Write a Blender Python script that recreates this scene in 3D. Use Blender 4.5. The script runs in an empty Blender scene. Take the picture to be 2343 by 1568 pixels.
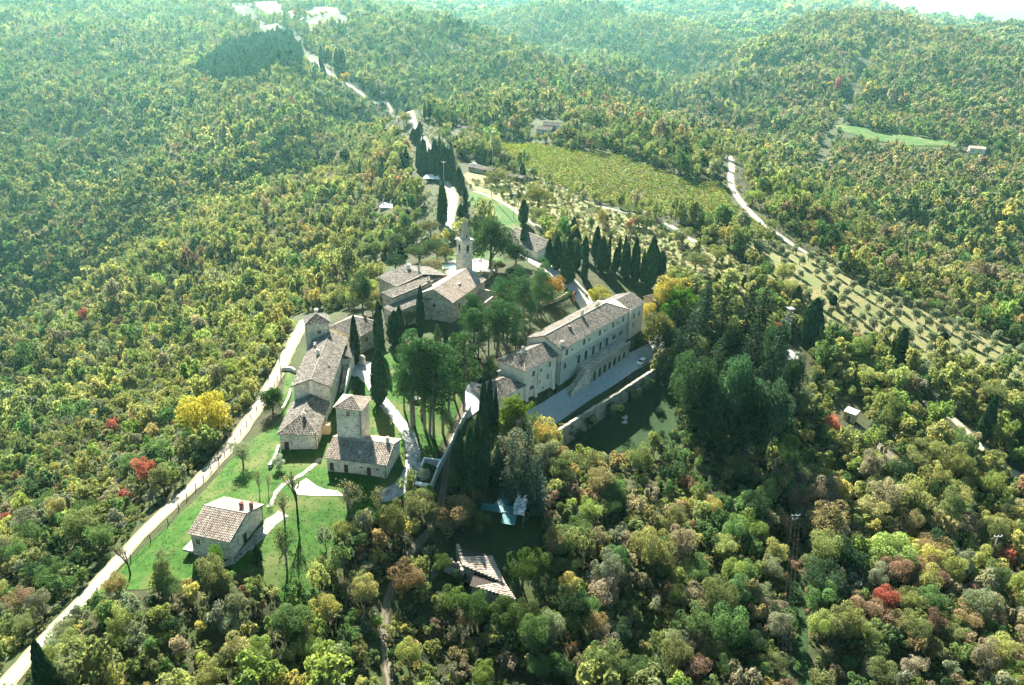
import bpy, bmesh, math, random
import numpy as np
from mathutils import Vector, Matrix
from mathutils.geometry import delaunay_2d_cdt
random.seed(7); RNG = np.random.default_rng(11)
SC = bpy.context.scene; COL = SC.collection
R = math.radians
SKYTINT = (.74, 1.0, .98, 1); SKYSTR = .030; SUNSTR = 5.0; EXPO = 2.8; HAZE = .000065; HAZECOL = (.36, .88, .84, 1)
# ------------------------------------------------------------------ camera
F0, CX, CY, CZ = 1757.0, 1171.5, 784.0, 88.0        # survey frame of 2343 x 1568 units, eye 88 m above the hamlet
TH, RO = R(24), R(2.5)
ct, st, cr, sr = math.cos(TH), math.sin(TH), math.cos(RO), math.sin(RO)
def ray(px, py):
    u0 = (px - CX) / F0; v0 = (CY - py) / F0
    u = u0 * cr - v0 * sr; v = v0 * cr + u0 * sr
    return np.array((u, ct + v * st, -st + v * ct))
def atz(px, py, z):
    d = ray(px, py); t = (z - CZ) / d[2]
    return np.array((d[0] * t, d[1] * t, z))
def atd(px, py, zc): return np.array((0, 0, CZ)) + ray(px, py) * zc
def proj(p):
    x, y, z = p[0], p[1], p[2] - CZ
    Z = y * ct - z * st
    u = x / Z; v = (y * st + z * ct) / Z
    return CX + (u * cr + v * sr) * F0, CY - (v * cr - u * sr) * F0, Z
cd = bpy.data.cameras.new('camera'); cam = bpy.data.objects.new('camera', cd); COL.objects.link(cam)
Rv, Uv, Fv = Vector((1, 0, 0)), Vector((0, st, ct)), Vector((0, ct, -st))
R2 = Rv * cr + Uv * sr; U2 = Uv * cr - Rv * sr
cam.matrix_world = Matrix(((R2.x, U2.x, -Fv.x, 0), (R2.y, U2.y, -Fv.y, 0), (R2.z, U2.z, -Fv.z, CZ), (0, 0, 0, 1)))
cd.sensor_width = 36; cd.lens = 36 * F0 / 2343; cd.clip_end = 12000; cd.clip_start = 1
SC.camera = cam
def c1(x, y): return (850 + x * .41447) * .72606, (950 + y * .41447) * .72606
def c2(x, y): return (1150 + x * .25608) * .72606, (650 + y * .25608) * .72606
def c3(x, y): return (1500 + x * .35078) * .72606, (850 + y * .35078) * .72606
def c4(x, y): return (550 + x * .25608) * .72606, (1400 + y * .25608) * .72606
def c5(x, y): return (1300 + x * .41459) * .72606, (1300 + y * .41459) * .72606
# ------------------------------------------------------------------ terrain: smooth surface through surveyed spots
SPZ = [(520,1250,-1.4),(640,1100,0),(745,1081,-.2),(883,1096,-.2),(800,1000,0.2),(700,900,0.3),(860,1000,.3),(950,900,.8),(900,800,1.2),(760,760,1),
 (1000,735,1.5),(1100,760,1.5),(880,720,1),(1060,480,6),(1035,450,6.3),(1200,620,4),(1320,650,3.2),(1250,590,4.6),(1400,660,2),(1300,690,1.8),(1200,730,1.2),(1150,800,.5),
 (1230,945,-5.2),(1440,835,-5),(1330,890,-5.2),(1500,780,-4.5),(1285,1012,-9.5),(1420,938,-9.6),(1520,1005,-13),(1580,905,-10.5),
 (1075,900,0),(1055,960,-1.5),(1010,1150,-4),(960,1280,-6.5),(885,1450,-8.5),(890,1560,-9.5),(1150,1165,-6.5),(1110,1330,-8.5),(1200,1250,-9),
 (760,1180,-1.2),(680,1330,-2.6),(420,1300,-3),(600,1500,-5.5),(700,1620,-7),(1200,1520,-13),(1400,1150,-11),(1600,1300,-16),(1900,1200,-18.5),(2200,1500,-23),(1600,1540,-18),
 (2200,1200,-22),(2010,1000,-15.5),(1800,830,-9),(1945,958,-14.5),(2330,980,-19),(2330,1300,-26),(1700,960,-10),(1640,760,-2),
 (650,830,-2.3),(470,1080,-3.3),(330,1230,-4.3),(150,1430,-5.6),(20,1560,-6.5),(600,1000,-1.2),(560,1120,-1.2),
 (400,1010,-12),(300,1180,-9),(100,1350,-15),(20,1470,-12),(200,1000,-36),(50,1130,-36),(450,820,-32),(600,760,-12),(300,820,-58),(100,880,-72),(690,650,-22),(800,560,-12),
 (1720,590,0),(1900,640,-5),(2100,720,-13),(2220,790,-18),(1950,740,-9),(2300,760,-22),(1850,580,-3),(1500,600,1.5),(1600,660,-1)]
SPD = [(97,737,440),(275,630,480),(421,526,490),(653,455,480),(50,450,620),(50,650,540),(250,450,640),(450,350,620),(575,380,560),(650,300,580),(575,300,605),(500,300,625),(500,380,580),(425,420,560),(350,460,560),(350,380,610),(275,500,550),(575,220,680),(650,220,650),(100,250,800),(300,200,850),
 (100,100,1000),(50,10,1300),(350,60,1150),(600,200,700),(570,110,850),(760,170,730),(900,270,520),(960,310,460),(605,60,1010),(750,12,1220),(600,0,1400),(850,18,1250),(700,62,950),(800,60,960),(650,22,1150),(650,45,1020),
 (1000,45,1000),(1200,110,900),(1400,215,780),(1550,290,700),(1000,150,800),(1100,250,620),(1200,330,500),(1350,280,600),(1250,300,500),
 (1150,335,470),(1300,345,455),(1400,375,425),(1660,490,350),(1640,400,410),(1480,470,360),(1280,440,365),(1750,520,336),(1675,370,450),(1610,330,500),(1500,290,580),
 (1700,330,650),(1900,430,560),(2100,560,460),(2320,690,380),(2300,500,500),(1750,200,900),(1700,112,1500),(1600,262,800),(1650,195,930),(1720,135,1080),(1800,85,1230),(1900,54,1400),(1900,150,1050),(1900,300,750),
 (2100,100,1150),(2100,250,850),(2100,74,1350),(2300,150,1100),(2300,350,700),(2330,84,1600),(1300,20,1500),(1450,150,1050),(1600,232,1020),(1600,100,1400),
 (1600,20,2200),(1800,60,2000),(1880,6,3000),(2050,34,3000),(2200,66,3000),(2343,74,3000),(2000,56,2250),(2150,82,2200),(2300,98,2000),(1500,-25,3000),(1000,-45,2800),(400,-70,2500),(0,-90,2500)]
_pts = [tuple(atz(*p)) for p in SPZ] + [tuple(atd(*p)) for p in SPD]
_pts += [(*atd(*q[:3])[:2], q[3]) for q in ((97,737,478,-118),(1400,215,860,-38),(1200,110,1020,0),(1000,45,1170,22),(1550,290,760,-48),
          (1900,45,1620,30),(1650,195,1060,-45),(1720,135,1230,-15),(1800,85,1420,5),(1600,262,900,-55),(2100,60,1560,35),(2240,100,1500,25),(1300,20,1750,40),(1000,45,1400,30),(850,300,640,-25),(760,420,520,-40))]
_pts += [(-120, 40, -20), (0, 30, -14), (120, 40, -28), (-100, -150, -20), (100, -150, -30), (-500, 100, -90), (500, 100, -50), (-700, -150, -80), (700, -150, -60),
         (0, 5500, 40), (3500, 5500, 40), (-3500, 5500, 40), (2600, 1500, 60), (-2400, 1500, 80), (-1200, 500, -20), (1300, 500, 0)]
_pts = np.array(_pts)
KS = 0.01
def _k(d2): return 0.5 * d2 * np.log(d2 + 1e-9)
_c = _pts[:, :2] * KS; _n = len(_c)
_d2 = ((_c[:, None] - _c[None]) ** 2).sum(-1)
_A = np.zeros((_n + 3, _n + 3)); _A[:_n, :_n] = _k(_d2) + np.eye(_n) * 2e-4
_A[:_n, _n] = 1; _A[:_n, _n + 1:] = _c; _A[_n, :_n] = 1; _A[_n + 1:, :_n] = _c.T
_w = np.linalg.solve(_A, np.concatenate([_pts[:, 2], np.zeros(3)]))
def hts(xy):
    xy = np.asarray(xy, float).reshape(-1, 2)
    out = np.empty(len(xy))
    for i in range(0, len(xy), 20000):
        q = xy[i:i + 20000] * KS
        d2 = ((q[:, None] - _c[None]) ** 2).sum(-1)
        z = _k(d2) @ _w[:_n] + _w[_n] + q @ _w[_n + 1:]
        dist = np.hypot(q[:, 0], q[:, 1]) / KS
        amp = np.clip((dist - 330) / 400, 0, 1) * np.clip(dist / 220, 1, 10)
        X, Y = q[:, 0] / KS, q[:, 1] / KS
        z = z + amp * (np.sin(X * .021 + 1.3 * np.sin(Y * .013)) * .8 + np.sin(Y * .028 + X * .011 + 2) * .7 + np.sin(X * .047 - Y * .033) * .4)
        out[i:i + 20000] = z
    return out
def hz(x, y): return float(hts([(x, y)])[0])
_ts = np.geomspace(60, 4500, 420)
def hit(px, py):
    d = ray(px, py); P = np.array((0, 0, CZ)) + _ts[:, None] * d
    g = P[:, 2] - hts(P[:, :2])
    i = np.argmax(g < 0)
    if g[i] >= 0: i = len(_ts) - 1
    a, b = _ts[max(i - 1, 0)], _ts[i]
    for _ in range(14):
        m = (a + b) / 2; p = np.array((0, 0, CZ)) + m * d
        if p[2] < hz(p[0], p[1]): b = m
        else: a = m
    return np.array((0, 0, CZ)) + b * d
def top_z(x, y, z, pytop):
    lo, hi = z, z + 70
    for _ in range(40):
        m = (lo + hi) / 2
        if proj((x, y, m))[1] > pytop: lo = m
        else: hi = m
    return lo
# ------------------------------------------------------------------ materials
def new_mat(name):
    m = bpy.data.materials.new(name); m.use_nodes = True
    nt = m.node_tree; nt.nodes.clear()
    out = nt.nodes.new('ShaderNodeOutputMaterial')
    return m, nt, out
def N(nt, t, **k):
    n = nt.nodes.new(t)
    for a, b in k.items():
        if a.startswith('i_'): n.inputs[a[2:]].default_value = b
        else: setattr(n, a, b)
    return n
def ramp(nt, fac, stops):
    n = nt.nodes.new('ShaderNodeValToRGB'); e = n.color_ramp.elements
    while len(e) < len(stops): e.new(0.5)
    for q, (p, c) in zip(e, stops): q.position = p; q.color = (*c, 1)
    nt.links.new(fac, n.inputs[0]); return n.outputs[0]
def coords(nt, kind='Object'): return nt.nodes.new('ShaderNodeTexCoord').outputs[kind]
def noise(nt, co, scale, detail=4, rough=.6):
    n = N(nt, 'ShaderNodeTexNoise'); n.inputs['Scale'].default_value = scale
    n.inputs['Detail'].default_value = detail; n.inputs['Roughness'].default_value = rough
    nt.links.new(co, n.inputs['Vector']); return n.outputs[0]
def surface(name, stops, scale, rough=.9, detail=5, bump=0, bscale=None, co='Object', second=None):
    m, nt, out = new_mat(name); c = coords(nt, co)
    col = ramp(nt, noise(nt, c, scale, detail), stops)
    if second:                                              # (scale, colour, low, high) patches of another real colour
        s2, c2_, lo, hi = second
        f = ramp(nt, noise(nt, c, s2, 3), [(lo, (0, 0, 0)), (hi, (1, 1, 1))])
        mx = N(nt, 'ShaderNodeMix', data_type='RGBA'); nt.links.new(f, mx.inputs[0]); nt.links.new(col, mx.inputs[6]); mx.inputs[7].default_value = (*c2_, 1)
        col = mx.outputs[2]
    b = N(nt, 'ShaderNodeBsdfPrincipled'); b.inputs['Roughness'].default_value = rough
    b.inputs['Specular IOR Level'].default_value = .15
    nt.links.new(col, b.inputs['Base Color'])
    if bump:
        bp = N(nt, 'ShaderNodeBump'); bp.inputs['Strength'].default_value = 1; bp.inputs['Distance'].default_value = bump
        nt.links.new(noise(nt, c, bscale or scale * 3, 5), bp.inputs['Height']); nt.links.new(bp.outputs[0], b.inputs['Normal'])
    nt.links.new(b.outputs[0], out.inputs[0]); return m
def stone_mat(name, base, dark, scale=2.6):
    m, nt, out = new_mat(name); c = coords(nt)
    mp = N(nt, 'ShaderNodeMapping'); mp.inputs['Scale'].default_value = (1, 1, 1.7); nt.links.new(c, mp.inputs[0])
    v = N(nt, 'ShaderNodeTexVoronoi'); v.inputs['Scale'].default_value = scale; nt.links.new(mp.outputs[0], v.inputs['Vector'])
    v2 = N(nt, 'ShaderNodeTexVoronoi', feature='DISTANCE_TO_EDGE'); v2.inputs['Scale'].default_value = scale; nt.links.new(mp.outputs[0], v2.inputs['Vector'])
    sep = N(nt, 'ShaderNodeSeparateColor'); nt.links.new(v.outputs['Color'], sep.inputs[0])
    mid = tuple((a * .7 + b * .3) for a, b in zip(base, dark))
    col = ramp(nt, sep.outputs[0], [(0, dark), (.18, mid), (.6, base), (1, tuple(min(1, x * 1.12) for x in base))])
    st_ = ramp(nt, noise(nt, c, .5, 6, .7), [(.35, (.62, .62, .6)), (.6, (1, 1, 1))])
    mx = N(nt, 'ShaderNodeMix', data_type='RGBA', blend_type='MULTIPLY'); mx.inputs[0].default_value = 1
    nt.links.new(col, mx.inputs[6]); nt.links.new(st_, mx.inputs[7])
    b = N(nt, 'ShaderNodeBsdfPrincipled'); b.inputs['Roughness'].default_value = .95; b.inputs['Specular IOR Level'].default_value = .1
    nt.links.new(mx.outputs[2], b.inputs['Base Color'])
    bp = N(nt, 'ShaderNodeBump'); bp.inputs['Strength'].default_value = .8; bp.inputs['Distance'].default_value = .05
    e = ramp(nt, v2.outputs['Distance'], [(0, (0, 0, 0)), (.12, (1, 1, 1))]); nt.links.new(e, bp.inputs['Height'])
    nt.links.new(bp.outputs[0], b.inputs['Normal']); nt.links.new(b.outputs[0], out.inputs[0]); return m
def tile_mat(name, stops):
    m, nt, out = new_mat(name); uv = coords(nt, 'UV')
    w = N(nt, 'ShaderNodeTexWhiteNoise', noise_dimensions='2D'); nt.links.new(uv, w.inputs['Vector'])
    col = ramp(nt, w.outputs['Value'], stops)
    st_ = ramp(nt, noise(nt, coords(nt), .45, 6, .7), [(.3, (.68, .68, .65)), (.6, (1, 1, 1))])
    mx = N(nt, 'ShaderNodeMix', data_type='RGBA', blend_type='MULTIPLY'); mx.inputs[0].default_value = 1
    nt.links.new(col, mx.inputs[6]); nt.links.new(st_, mx.inputs[7])
    b = N(nt, 'ShaderNodeBsdfPrincipled'); b.inputs['Roughness'].default_value = .85; b.inputs['Specular IOR Level'].default_value = .2
    nt.links.new(mx.outputs[2], b.inputs['Base Color']); nt.links.new(b.outputs[0], out.inputs[0]); return m
def plain(name, c, rough=.6, metal=0, spec=.3):
    return surface(name, [(0, tuple(x * .8 for x in c)), (1, tuple(min(1, x * 1.15) for x in c))], 3, rough) if not metal else metal_mat(name, c, rough)
def metal_mat(name, c, rough):
    m, nt, out = new_mat(name)
    b = N(nt, 'ShaderNodeBsdfPrincipled'); b.inputs['Metallic'].default_value = .7; b.inputs['Roughness'].default_value = rough
    col = ramp(nt, noise(nt, coords(nt), 1.7, 5), [(.3, tuple(x * .6 for x in c)), (.7, c)])
    nt.links.new(col, b.inputs['Base Color']); nt.links.new(b.outputs[0], out.inputs[0]); return m
def leaf_mat(name, source, transl=.42, vlo=.5, vhi=1.35):
    m, nt, out = new_mat(name)
    if source == 'OBJ': tint = nt.nodes.new('ShaderNodeObjectInfo').outputs['Color']
    else:
        a = N(nt, 'ShaderNodeAttribute', attribute_type='INSTANCER', attribute_name='tint'); tint = a.outputs['Color']
    va = N(nt, 'ShaderNodeAttribute', attribute_type='GEOMETRY', attribute_name='var')
    f = ramp(nt, va.outputs['Fac'], [(0, (vlo * .95, vlo, vlo * .9)), (.75, (1, 1, 1)), (1, (vhi * 1.12, vhi, vhi * .85))])
    mx = N(nt, 'ShaderNodeMix', data_type='RGBA', blend_type='MULTIPLY'); mx.inputs[0].default_value = 1
    nt.links.new(tint, mx.inputs[6]); nt.links.new(f, mx.inputs[7])
    d = N(nt, 'ShaderNodeBsdfDiffuse'); t = N(nt, 'ShaderNodeBsdfTranslucent')
    nt.links.new(mx.outputs[2], d.inputs[0])
    m2 = N(nt, 'ShaderNodeMix', data_type='RGBA', blend_type='MULTIPLY'); m2.inputs[0].default_value = 1
    nt.links.new(mx.outputs[2], m2.inputs[6]); m2.inputs[7].default_value = (1.18, 1.22, .82, 1); nt.links.new(m2.outputs[2], t.inputs[0])
    s = N(nt, 'ShaderNodeMixShader'); s.inputs[0].default_value = transl
    nt.links.new(d.outputs[0], s.inputs[1]); nt.links.new(t.outputs[0], s.inputs[2]); nt.links.new(s.outputs[0], out.inputs[0])
    return m
M = {}
M['leaf'] = leaf_mat('leaves', 'OBJ'); M['leafi'] = leaf_mat('forest_leaves', 'INST')
M['needle'] = leaf_mat('needles', 'OBJ', .12); M['needlei'] = leaf_mat('wood_needles', 'INST', .12)
M['bark'] = surface('bark', [(.3, (.035, .028, .02)), (.7, (.13, .11, .085))], 6, .95, bump=.03)
M['barkpale'] = surface('pale_bark', [(.3, (.10, .09, .075)), (.7, (.26, .24, .2))], 6, .95, bump=.03)
M['floor'] = surface('forest_floor', [(.3, (.014, .018, .008)), (.5, (.030, .034, .014)), (.7, (.055, .048, .024))], .35, .98, 8, .15, 2.0, second=(.06, (.032, .048, .014), .45, .62))
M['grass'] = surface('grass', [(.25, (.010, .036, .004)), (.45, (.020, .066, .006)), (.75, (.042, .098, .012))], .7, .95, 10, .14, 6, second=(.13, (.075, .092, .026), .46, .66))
M['dgrass'] = surface('shade_dark_grass', [(.25, (.008, .022, .006)), (.5, (.015, .038, .010)), (.75, (.03, .055, .018))], 1.6, .95, 8, .12, 5)  # lower lawn's deep shade put into the green; fields and clearing reuse it
M['drygrass'] = surface('dry_grass', [(.25, (.06, .07, .022)), (.5, (.13, .125, .05)), (.75, (.22, .19, .09))], .9, .95, 8, .1, 4, second=(.08, (.09, .11, .035), .45, .65))
M['dirt'] = surface('dirt_road', [(.25, (.27, .235, .16)), (.55, (.38, .34, .25)), (.8, (.48, .44, .34))], .8, .95, 8, .03, 8, second=(.25, (.36, .32, .22), .55, .75))
M['field'] = surface('stubble_field', [(.3, (.05, .040, .011)), (.7, (.085, .068, .022))], .05, .95, 6)
M['road'] = surface('pale_gravel_road', [(.3, (.34, .32, .28)), (.7, (.46, .44, .39))], 1.1, .95, 8, .02, 10)
M['gravel'] = surface('white_gravel', [(.3, (.30, .29, .26)), (.7, (.46, .45, .41))], 4, .95, 8, .03, 12)
M['asphalt'] = surface('worn_asphalt', [(.3, (.26, .28, .275)), (.7, (.38, .40, .39))], 1.2, .9, 8, .01, 12)
M['track'] = surface('earth_track', [(.3, (.06, .05, .034)), (.7, (.16, .135, .10))], .9, .95, 8, .04, 6)
M['flag'] = stone_mat('flagstone_paving', (.40, .40, .37), (.13, .14, .13), 1.6)
M['pebble'] = stone_mat('rubble', (.36, .34, .28), (.08, .09, .045), 2.6)
M['stone'] = stone_mat('cream_stone', (.78, .71, .58), (.40, .34, .25), 2.4)
M['stone2'] = stone_mat('grey_stone', (.52, .47, .38), (.24, .2, .15), 2.0)
M['ruin'] = stone_mat('old_stone', (.36, .33, .27), (.1, .09, .07), 2.4)
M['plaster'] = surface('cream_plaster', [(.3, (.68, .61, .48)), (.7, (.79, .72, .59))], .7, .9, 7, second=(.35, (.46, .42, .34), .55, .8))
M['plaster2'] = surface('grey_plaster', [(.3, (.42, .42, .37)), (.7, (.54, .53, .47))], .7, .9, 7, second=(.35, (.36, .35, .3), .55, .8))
M['ochre'] = surface('ochre_plaster', [(.3, (.5, .36, .2)), (.7, (.62, .46, .28))], .9, .9)
M['tile'] = tile_mat('pale_clay_tiles', [(0, (.24, .175, .135)), (.25, (.37, .295, .235)), (.6, (.47, .395, .325)), (1, (.56, .495, .42))])
M['tileold'] = tile_mat('weathered_clay_tiles', [(0, (.07, .062, .052)), (.3, (.145, .13, .11)), (.65, (.225, .20, .17)), (1, (.36, .33, .28))])
M['under'] = plain('roof_underside', (.04, .032, .026), .95)
M['brown'] = surface('brown_wood', [(.3, (.05, .018, .01)), (.7, (.10, .038, .022))], 5, .7)
M['wood'] = surface('grey_wood', [(.3, (.10, .08, .06)), (.7, (.2, .17, .13))], 6, .9)
M['dark'] = plain('dark_glass_and_shade', (.012, .014, .016), .25)
M['trim'] = plain('pale_stone_trim', (.5, .47, .4), .9)
M['iron'] = plain('dark_iron', (.03, .03, .03), .6)
M['white'] = plain('white_paint', (.78, .78, .76), .6)
M['concrete'] = surface('concrete', [(.3, (.36, .35, .32)), (.7, (.5, .49, .46))], 1.5, .9, 7, .01, 9)
M['bluemetal'] = surface('blue_grey_sheet_metal', [(.3, (.02, .09, .10)), (.5, (.035, .13, .14)), (.7, (.07, .17, .17))], 1.3, .5, 6)
M['galv'] = metal_mat('galvanised_steel', (.62, .64, .64), .5)
M['greysteel'] = plain('grey_steel', (.20, .21, .21), .6)
M['plastic'] = plain('pale_plastic', (.7, .7, .66), .6)
M['brick'] = stone_mat('red_brick', (.36, .17, .11), (.2, .09, .06), 4)
M['tyre'] = plain('black_rubber', (.015, .015, .015), .8)
M['carpaint'] = plain('pale_car_paint', (.66, .72, .72), .3); M['carpaint2'] = plain('dark_car_paint', (.03, .035, .04), .3)
M['carglass'] = plain('car_glass', (.02, .03, .035), .1)
M['lamp'] = plain('clear_lamp_lens', (.7, .7, .68), .2); M['redlens'] = plain('red_lens', (.4, .02, .02), .2)
M['vine'] = M['leafi']
M['water'] = plain('pool_tiles', (.25, .5, .5), .15)
def track_mat(name, bare, edge, mid, scale=.8):
    m, nt, out = new_mat(name); c = coords(nt); uv = coords(nt, 'UV')
    sx = N(nt, 'ShaderNodeSeparateXYZ'); nt.links.new(uv, sx.inputs[0])
    nz = noise(nt, c, scale, 7, .7); ad = N(nt, 'ShaderNodeMath', operation='MULTIPLY_ADD'); nt.links.new(nz, ad.inputs[0]); ad.inputs[1].default_value = .36; ad.inputs[2].default_value = -.18
    a2 = N(nt, 'ShaderNodeMath', operation='ADD'); nt.links.new(ad.outputs[0], a2.inputs[0]); nt.links.new(sx.outputs[0], a2.inputs[1])
    col = ramp(nt, a2.outputs[0], [(.0, edge), (.14, edge), (.24, bare), (.40, bare), (.5, mid), (.60, bare), (.76, bare), (.88, edge), (1, edge)])
    st_ = ramp(nt, noise(nt, c, .35, 8, .75), [(.3, (.66, .66, .62)), (.65, (1.08, 1.08, 1.06))])
    mx = N(nt, 'ShaderNodeMix', data_type='RGBA', blend_type='MULTIPLY'); mx.inputs[0].default_value = 1
    nt.links.new(col, mx.inputs[6]); nt.links.new(st_, mx.inputs[7])
    b = N(nt, 'ShaderNodeBsdfPrincipled'); b.inputs['Roughness'].default_value = .95; b.inputs['Specular IOR Level'].default_value = .1
    nt.links.new(mx.outputs[2], b.inputs['Base Color'])
    bp = N(nt, 'ShaderNodeBump'); bp.inputs['Strength'].default_value = 1; bp.inputs['Distance'].default_value = .05
    nt.links.new(noise(nt, c, 5, 6), bp.inputs['Height']); nt.links.new(bp.outputs[0], b.inputs['Normal']); nt.links.new(b.outputs[0], out.inputs[0]); return m
M['dirt'] = track_mat('dirt_road', (.30, .275, .22), (.16, .15, .09), (.19, .175, .125))
M['road'] = track_mat('pale_gravel_road', (.30, .285, .25), (.13, .125, .08), (.23, .215, .18), .4)
M['track'] = track_mat('earth_track', (.15, .13, .10), (.05, .05, .025), (.07, .075, .035))
# ------------------------------------------------------------------ helpers
class MB:
    def __init__(s): s.v = []; s.f = []; s.m = []; s.uv = []
    def face(s, pts, m=0, uv=(.5, .5)):
        i = len(s.v); s.v += [tuple(p) for p in pts]; s.f.append(tuple(range(i, i + len(pts)))); s.m.append(m); s.uv.append(uv)
    def hexa(s, b, t, m=0):                     # b, t: four bottom and four top corners, counter-clockwise seen from above
        i = len(s.v); s.v += [tuple(p) for p in b] + [tuple(p) for p in t]
        for q in ((3, 2, 1, 0), (4, 5, 6, 7), (0, 1, 5, 4), (1, 2, 6, 5), (2, 3, 7, 6), (3, 0, 4, 7)):
            s.f.append(tuple(i + k for k in q)); s.m.append(m); s.uv.append((.5, .5))
    def box(s, x0, x1, y0, y1, z0, z1, m=0):
        s.hexa([(x0, y0, z0), (x1, y0, z0), (x1, y1, z0), (x0, y1, z0)], [(x0, y0, z1), (x1, y0, z1), (x1, y1, z1), (x0, y1, z1)], m)
    def tube(s, pts, rad, n=6, m=0, cap=True):
        pts = [Vector(p) for p in pts]; rs = rad if isinstance(rad, (list, tuple)) else [rad] * len(pts)
        i0 = len(s.v)
        for k, p in enumerate(pts):
            d = (pts[min(k + 1, len(pts) - 1)] - pts[max(k - 1, 0)]).normalized()
            a = d.orthogonal().normalized() if abs(d.z) > .99 else Vector((-d.y, d.x, 0)).normalized()
            b = d.cross(a)
            for j in range(n):
                t = 2 * math.pi * j / n
                s.v.append(tuple(p + (a * math.cos(t) + b * math.sin(t)) * rs[k]))
        for k in range(len(pts) - 1):
            for j in range(n):
                s.f.append((i0 + k * n + j, i0 + k * n + (j + 1) % n, i0 + (k + 1) * n + (j + 1) % n, i0 + (k + 1) * n + j)); s.m.append(m); s.uv.append((.5, .5))
        if cap:
            s.f.append(tuple(i0 + (len(pts) - 1) * n + j for j in range(n))); s.m.append(m); s.uv.append((.5, .5))
            s.f.append(tuple(i0 + j for j in reversed(range(n)))); s.m.append(m); s.uv.append((.5, .5))
    def bar(s, a, b, w, m=0): s.tube([a, b], w, 4, m)
    def lathe(s, prof, n=16, c=(0, 0), m=0):
        i0 = len(s.v)
        for r, z in prof:
            for j in range(n):
                t = 2 * math.pi * (j + .5) / n; s.v.append((c[0] + r * math.cos(t), c[1] + r * math.sin(t), z))
        for k in range(len(prof) - 1):
            for j in range(n):
                s.f.append((i0 + k * n + j, i0 + k * n + (j + 1) % n, i0 + (k + 1) * n + (j + 1) % n, i0 + (k + 1) * n + j)); s.m.append(m); s.uv.append((.5, .5))
        s.f.append(tuple(i0 + (len(prof) - 1) * n + j for j in range(n))); s.m.append(m); s.uv.append((.5, .5))
    def mesh(s, name, mats, smooth=False):
        me = bpy.data.meshes.new(name); me.from_pydata(s.v, [], s.f)
        for m in (mats if isinstance(mats, (list, tuple)) else [mats]): me.materials.append(M[m] if isinstance(m, str) else m)
        me.polygons.foreach_set('material_index', s.m)
        u = me.uv_layers.new(name='UVMap'); cnt = [len(f) for f in s.f]
        u.data.foreach_set('uv', np.repeat(np.array(s.uv, 'f').reshape(-1, 2), cnt, 0).ravel())
        if smooth: me.polygons.foreach_set('use_smooth', [True] * len(s.f))
        me.update(); return me
    def build(s, name, mats, parent=None, smooth=False, **tags):
        return link(name, s.mesh(name, mats, smooth), parent, **tags)
def link(name, data, parent=None, **tags):
    o = bpy.data.objects.new(name, data); COL.objects.link(o)
    if parent is not None: o.parent = parent
    return tag(o, **tags)
def tag(o, label=None, category=None, group=None, kind=None):
    for k, v in (('label', label), ('category', category), ('group', group), ('kind', kind)):
        if v: o[k] = v
    return o
def thing(name, label, category, loc, rz=0, group=None, scale=None):
    o = bpy.data.objects.new(name, None); o.empty_display_size = .5; COL.objects.link(o)
    o.location = loc; o.rotation_euler = (0, 0, rz)
    if scale is not None: o.scale = scale if isinstance(scale, (tuple, list)) else (scale,) * 3
    return tag(o, label, category, group)
def dup(src, loc, rz=None, label=None, group=None, scale=None, color=None):
    r = src.copy(); COL.objects.link(r); r.location = loc
    if rz is not None: r.rotation_euler = (0, 0, rz)
    if scale is not None: r.scale = scale if isinstance(scale, (tuple, list)) else (scale,) * 3
    tag(r, label, None, group)
    for ch in src.children:
        c = ch.copy(); COL.objects.link(c); c.parent = r
        if color is not None: c.color = (*color, 1)
        for g in ch.children:
            d = g.copy(); COL.objects.link(d); d.parent = c
    if color is not None: r.color = (*color, 1)
    return r
def inpoly(x, y, poly):
    c = False; j = len(poly) - 1
    for i in range(len(poly)):
        xi, yi = poly[i][0], poly[i][1]; xj, yj = poly[j][0], poly[j][1]
        if (yi > y) != (yj > y) and x < (xj - xi) * (y - yi) / (yj - yi) + xi: c = not c
        j = i
    return c
def inpoly_np(P, poly):
    x, y = P[:, 0], P[:, 1]; c = np.zeros(len(P), bool); j = len(poly) - 1
    for i in range(len(poly)):
        xi, yi = poly[i][0], poly[i][1]; xj, yj = poly[j][0], poly[j][1]
        if yi != yj:
            c ^= ((yi > y) != (yj > y)) & (x < (xj - xi) * (y - yi) / (yj - yi) + xi)
        j = i
    return c
def smooth_line(pts, step):
    pts = [np.array(p[:2], float) for p in pts]; out = []
    for i in range(len(pts) - 1):
        p0, p1, p2, p3 = pts[max(i - 1, 0)], pts[i], pts[i + 1], pts[min(i + 2, len(pts) - 1)]
        n = max(1, int(np.hypot(*(p2 - p1)) / step))
        for k in range(n):
            t = k / n
            out.append(.5 * ((2 * p1) + (-p0 + p2) * t + (2 * p0 - 5 * p1 + 4 * p2 - p3) * t * t + (-p0 + 3 * p1 - 3 * p2 + p3) * t ** 3))
    out.append(pts[-1]); return out
def wline(pp): return [hit(*p)[:2] for p in pp]
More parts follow.
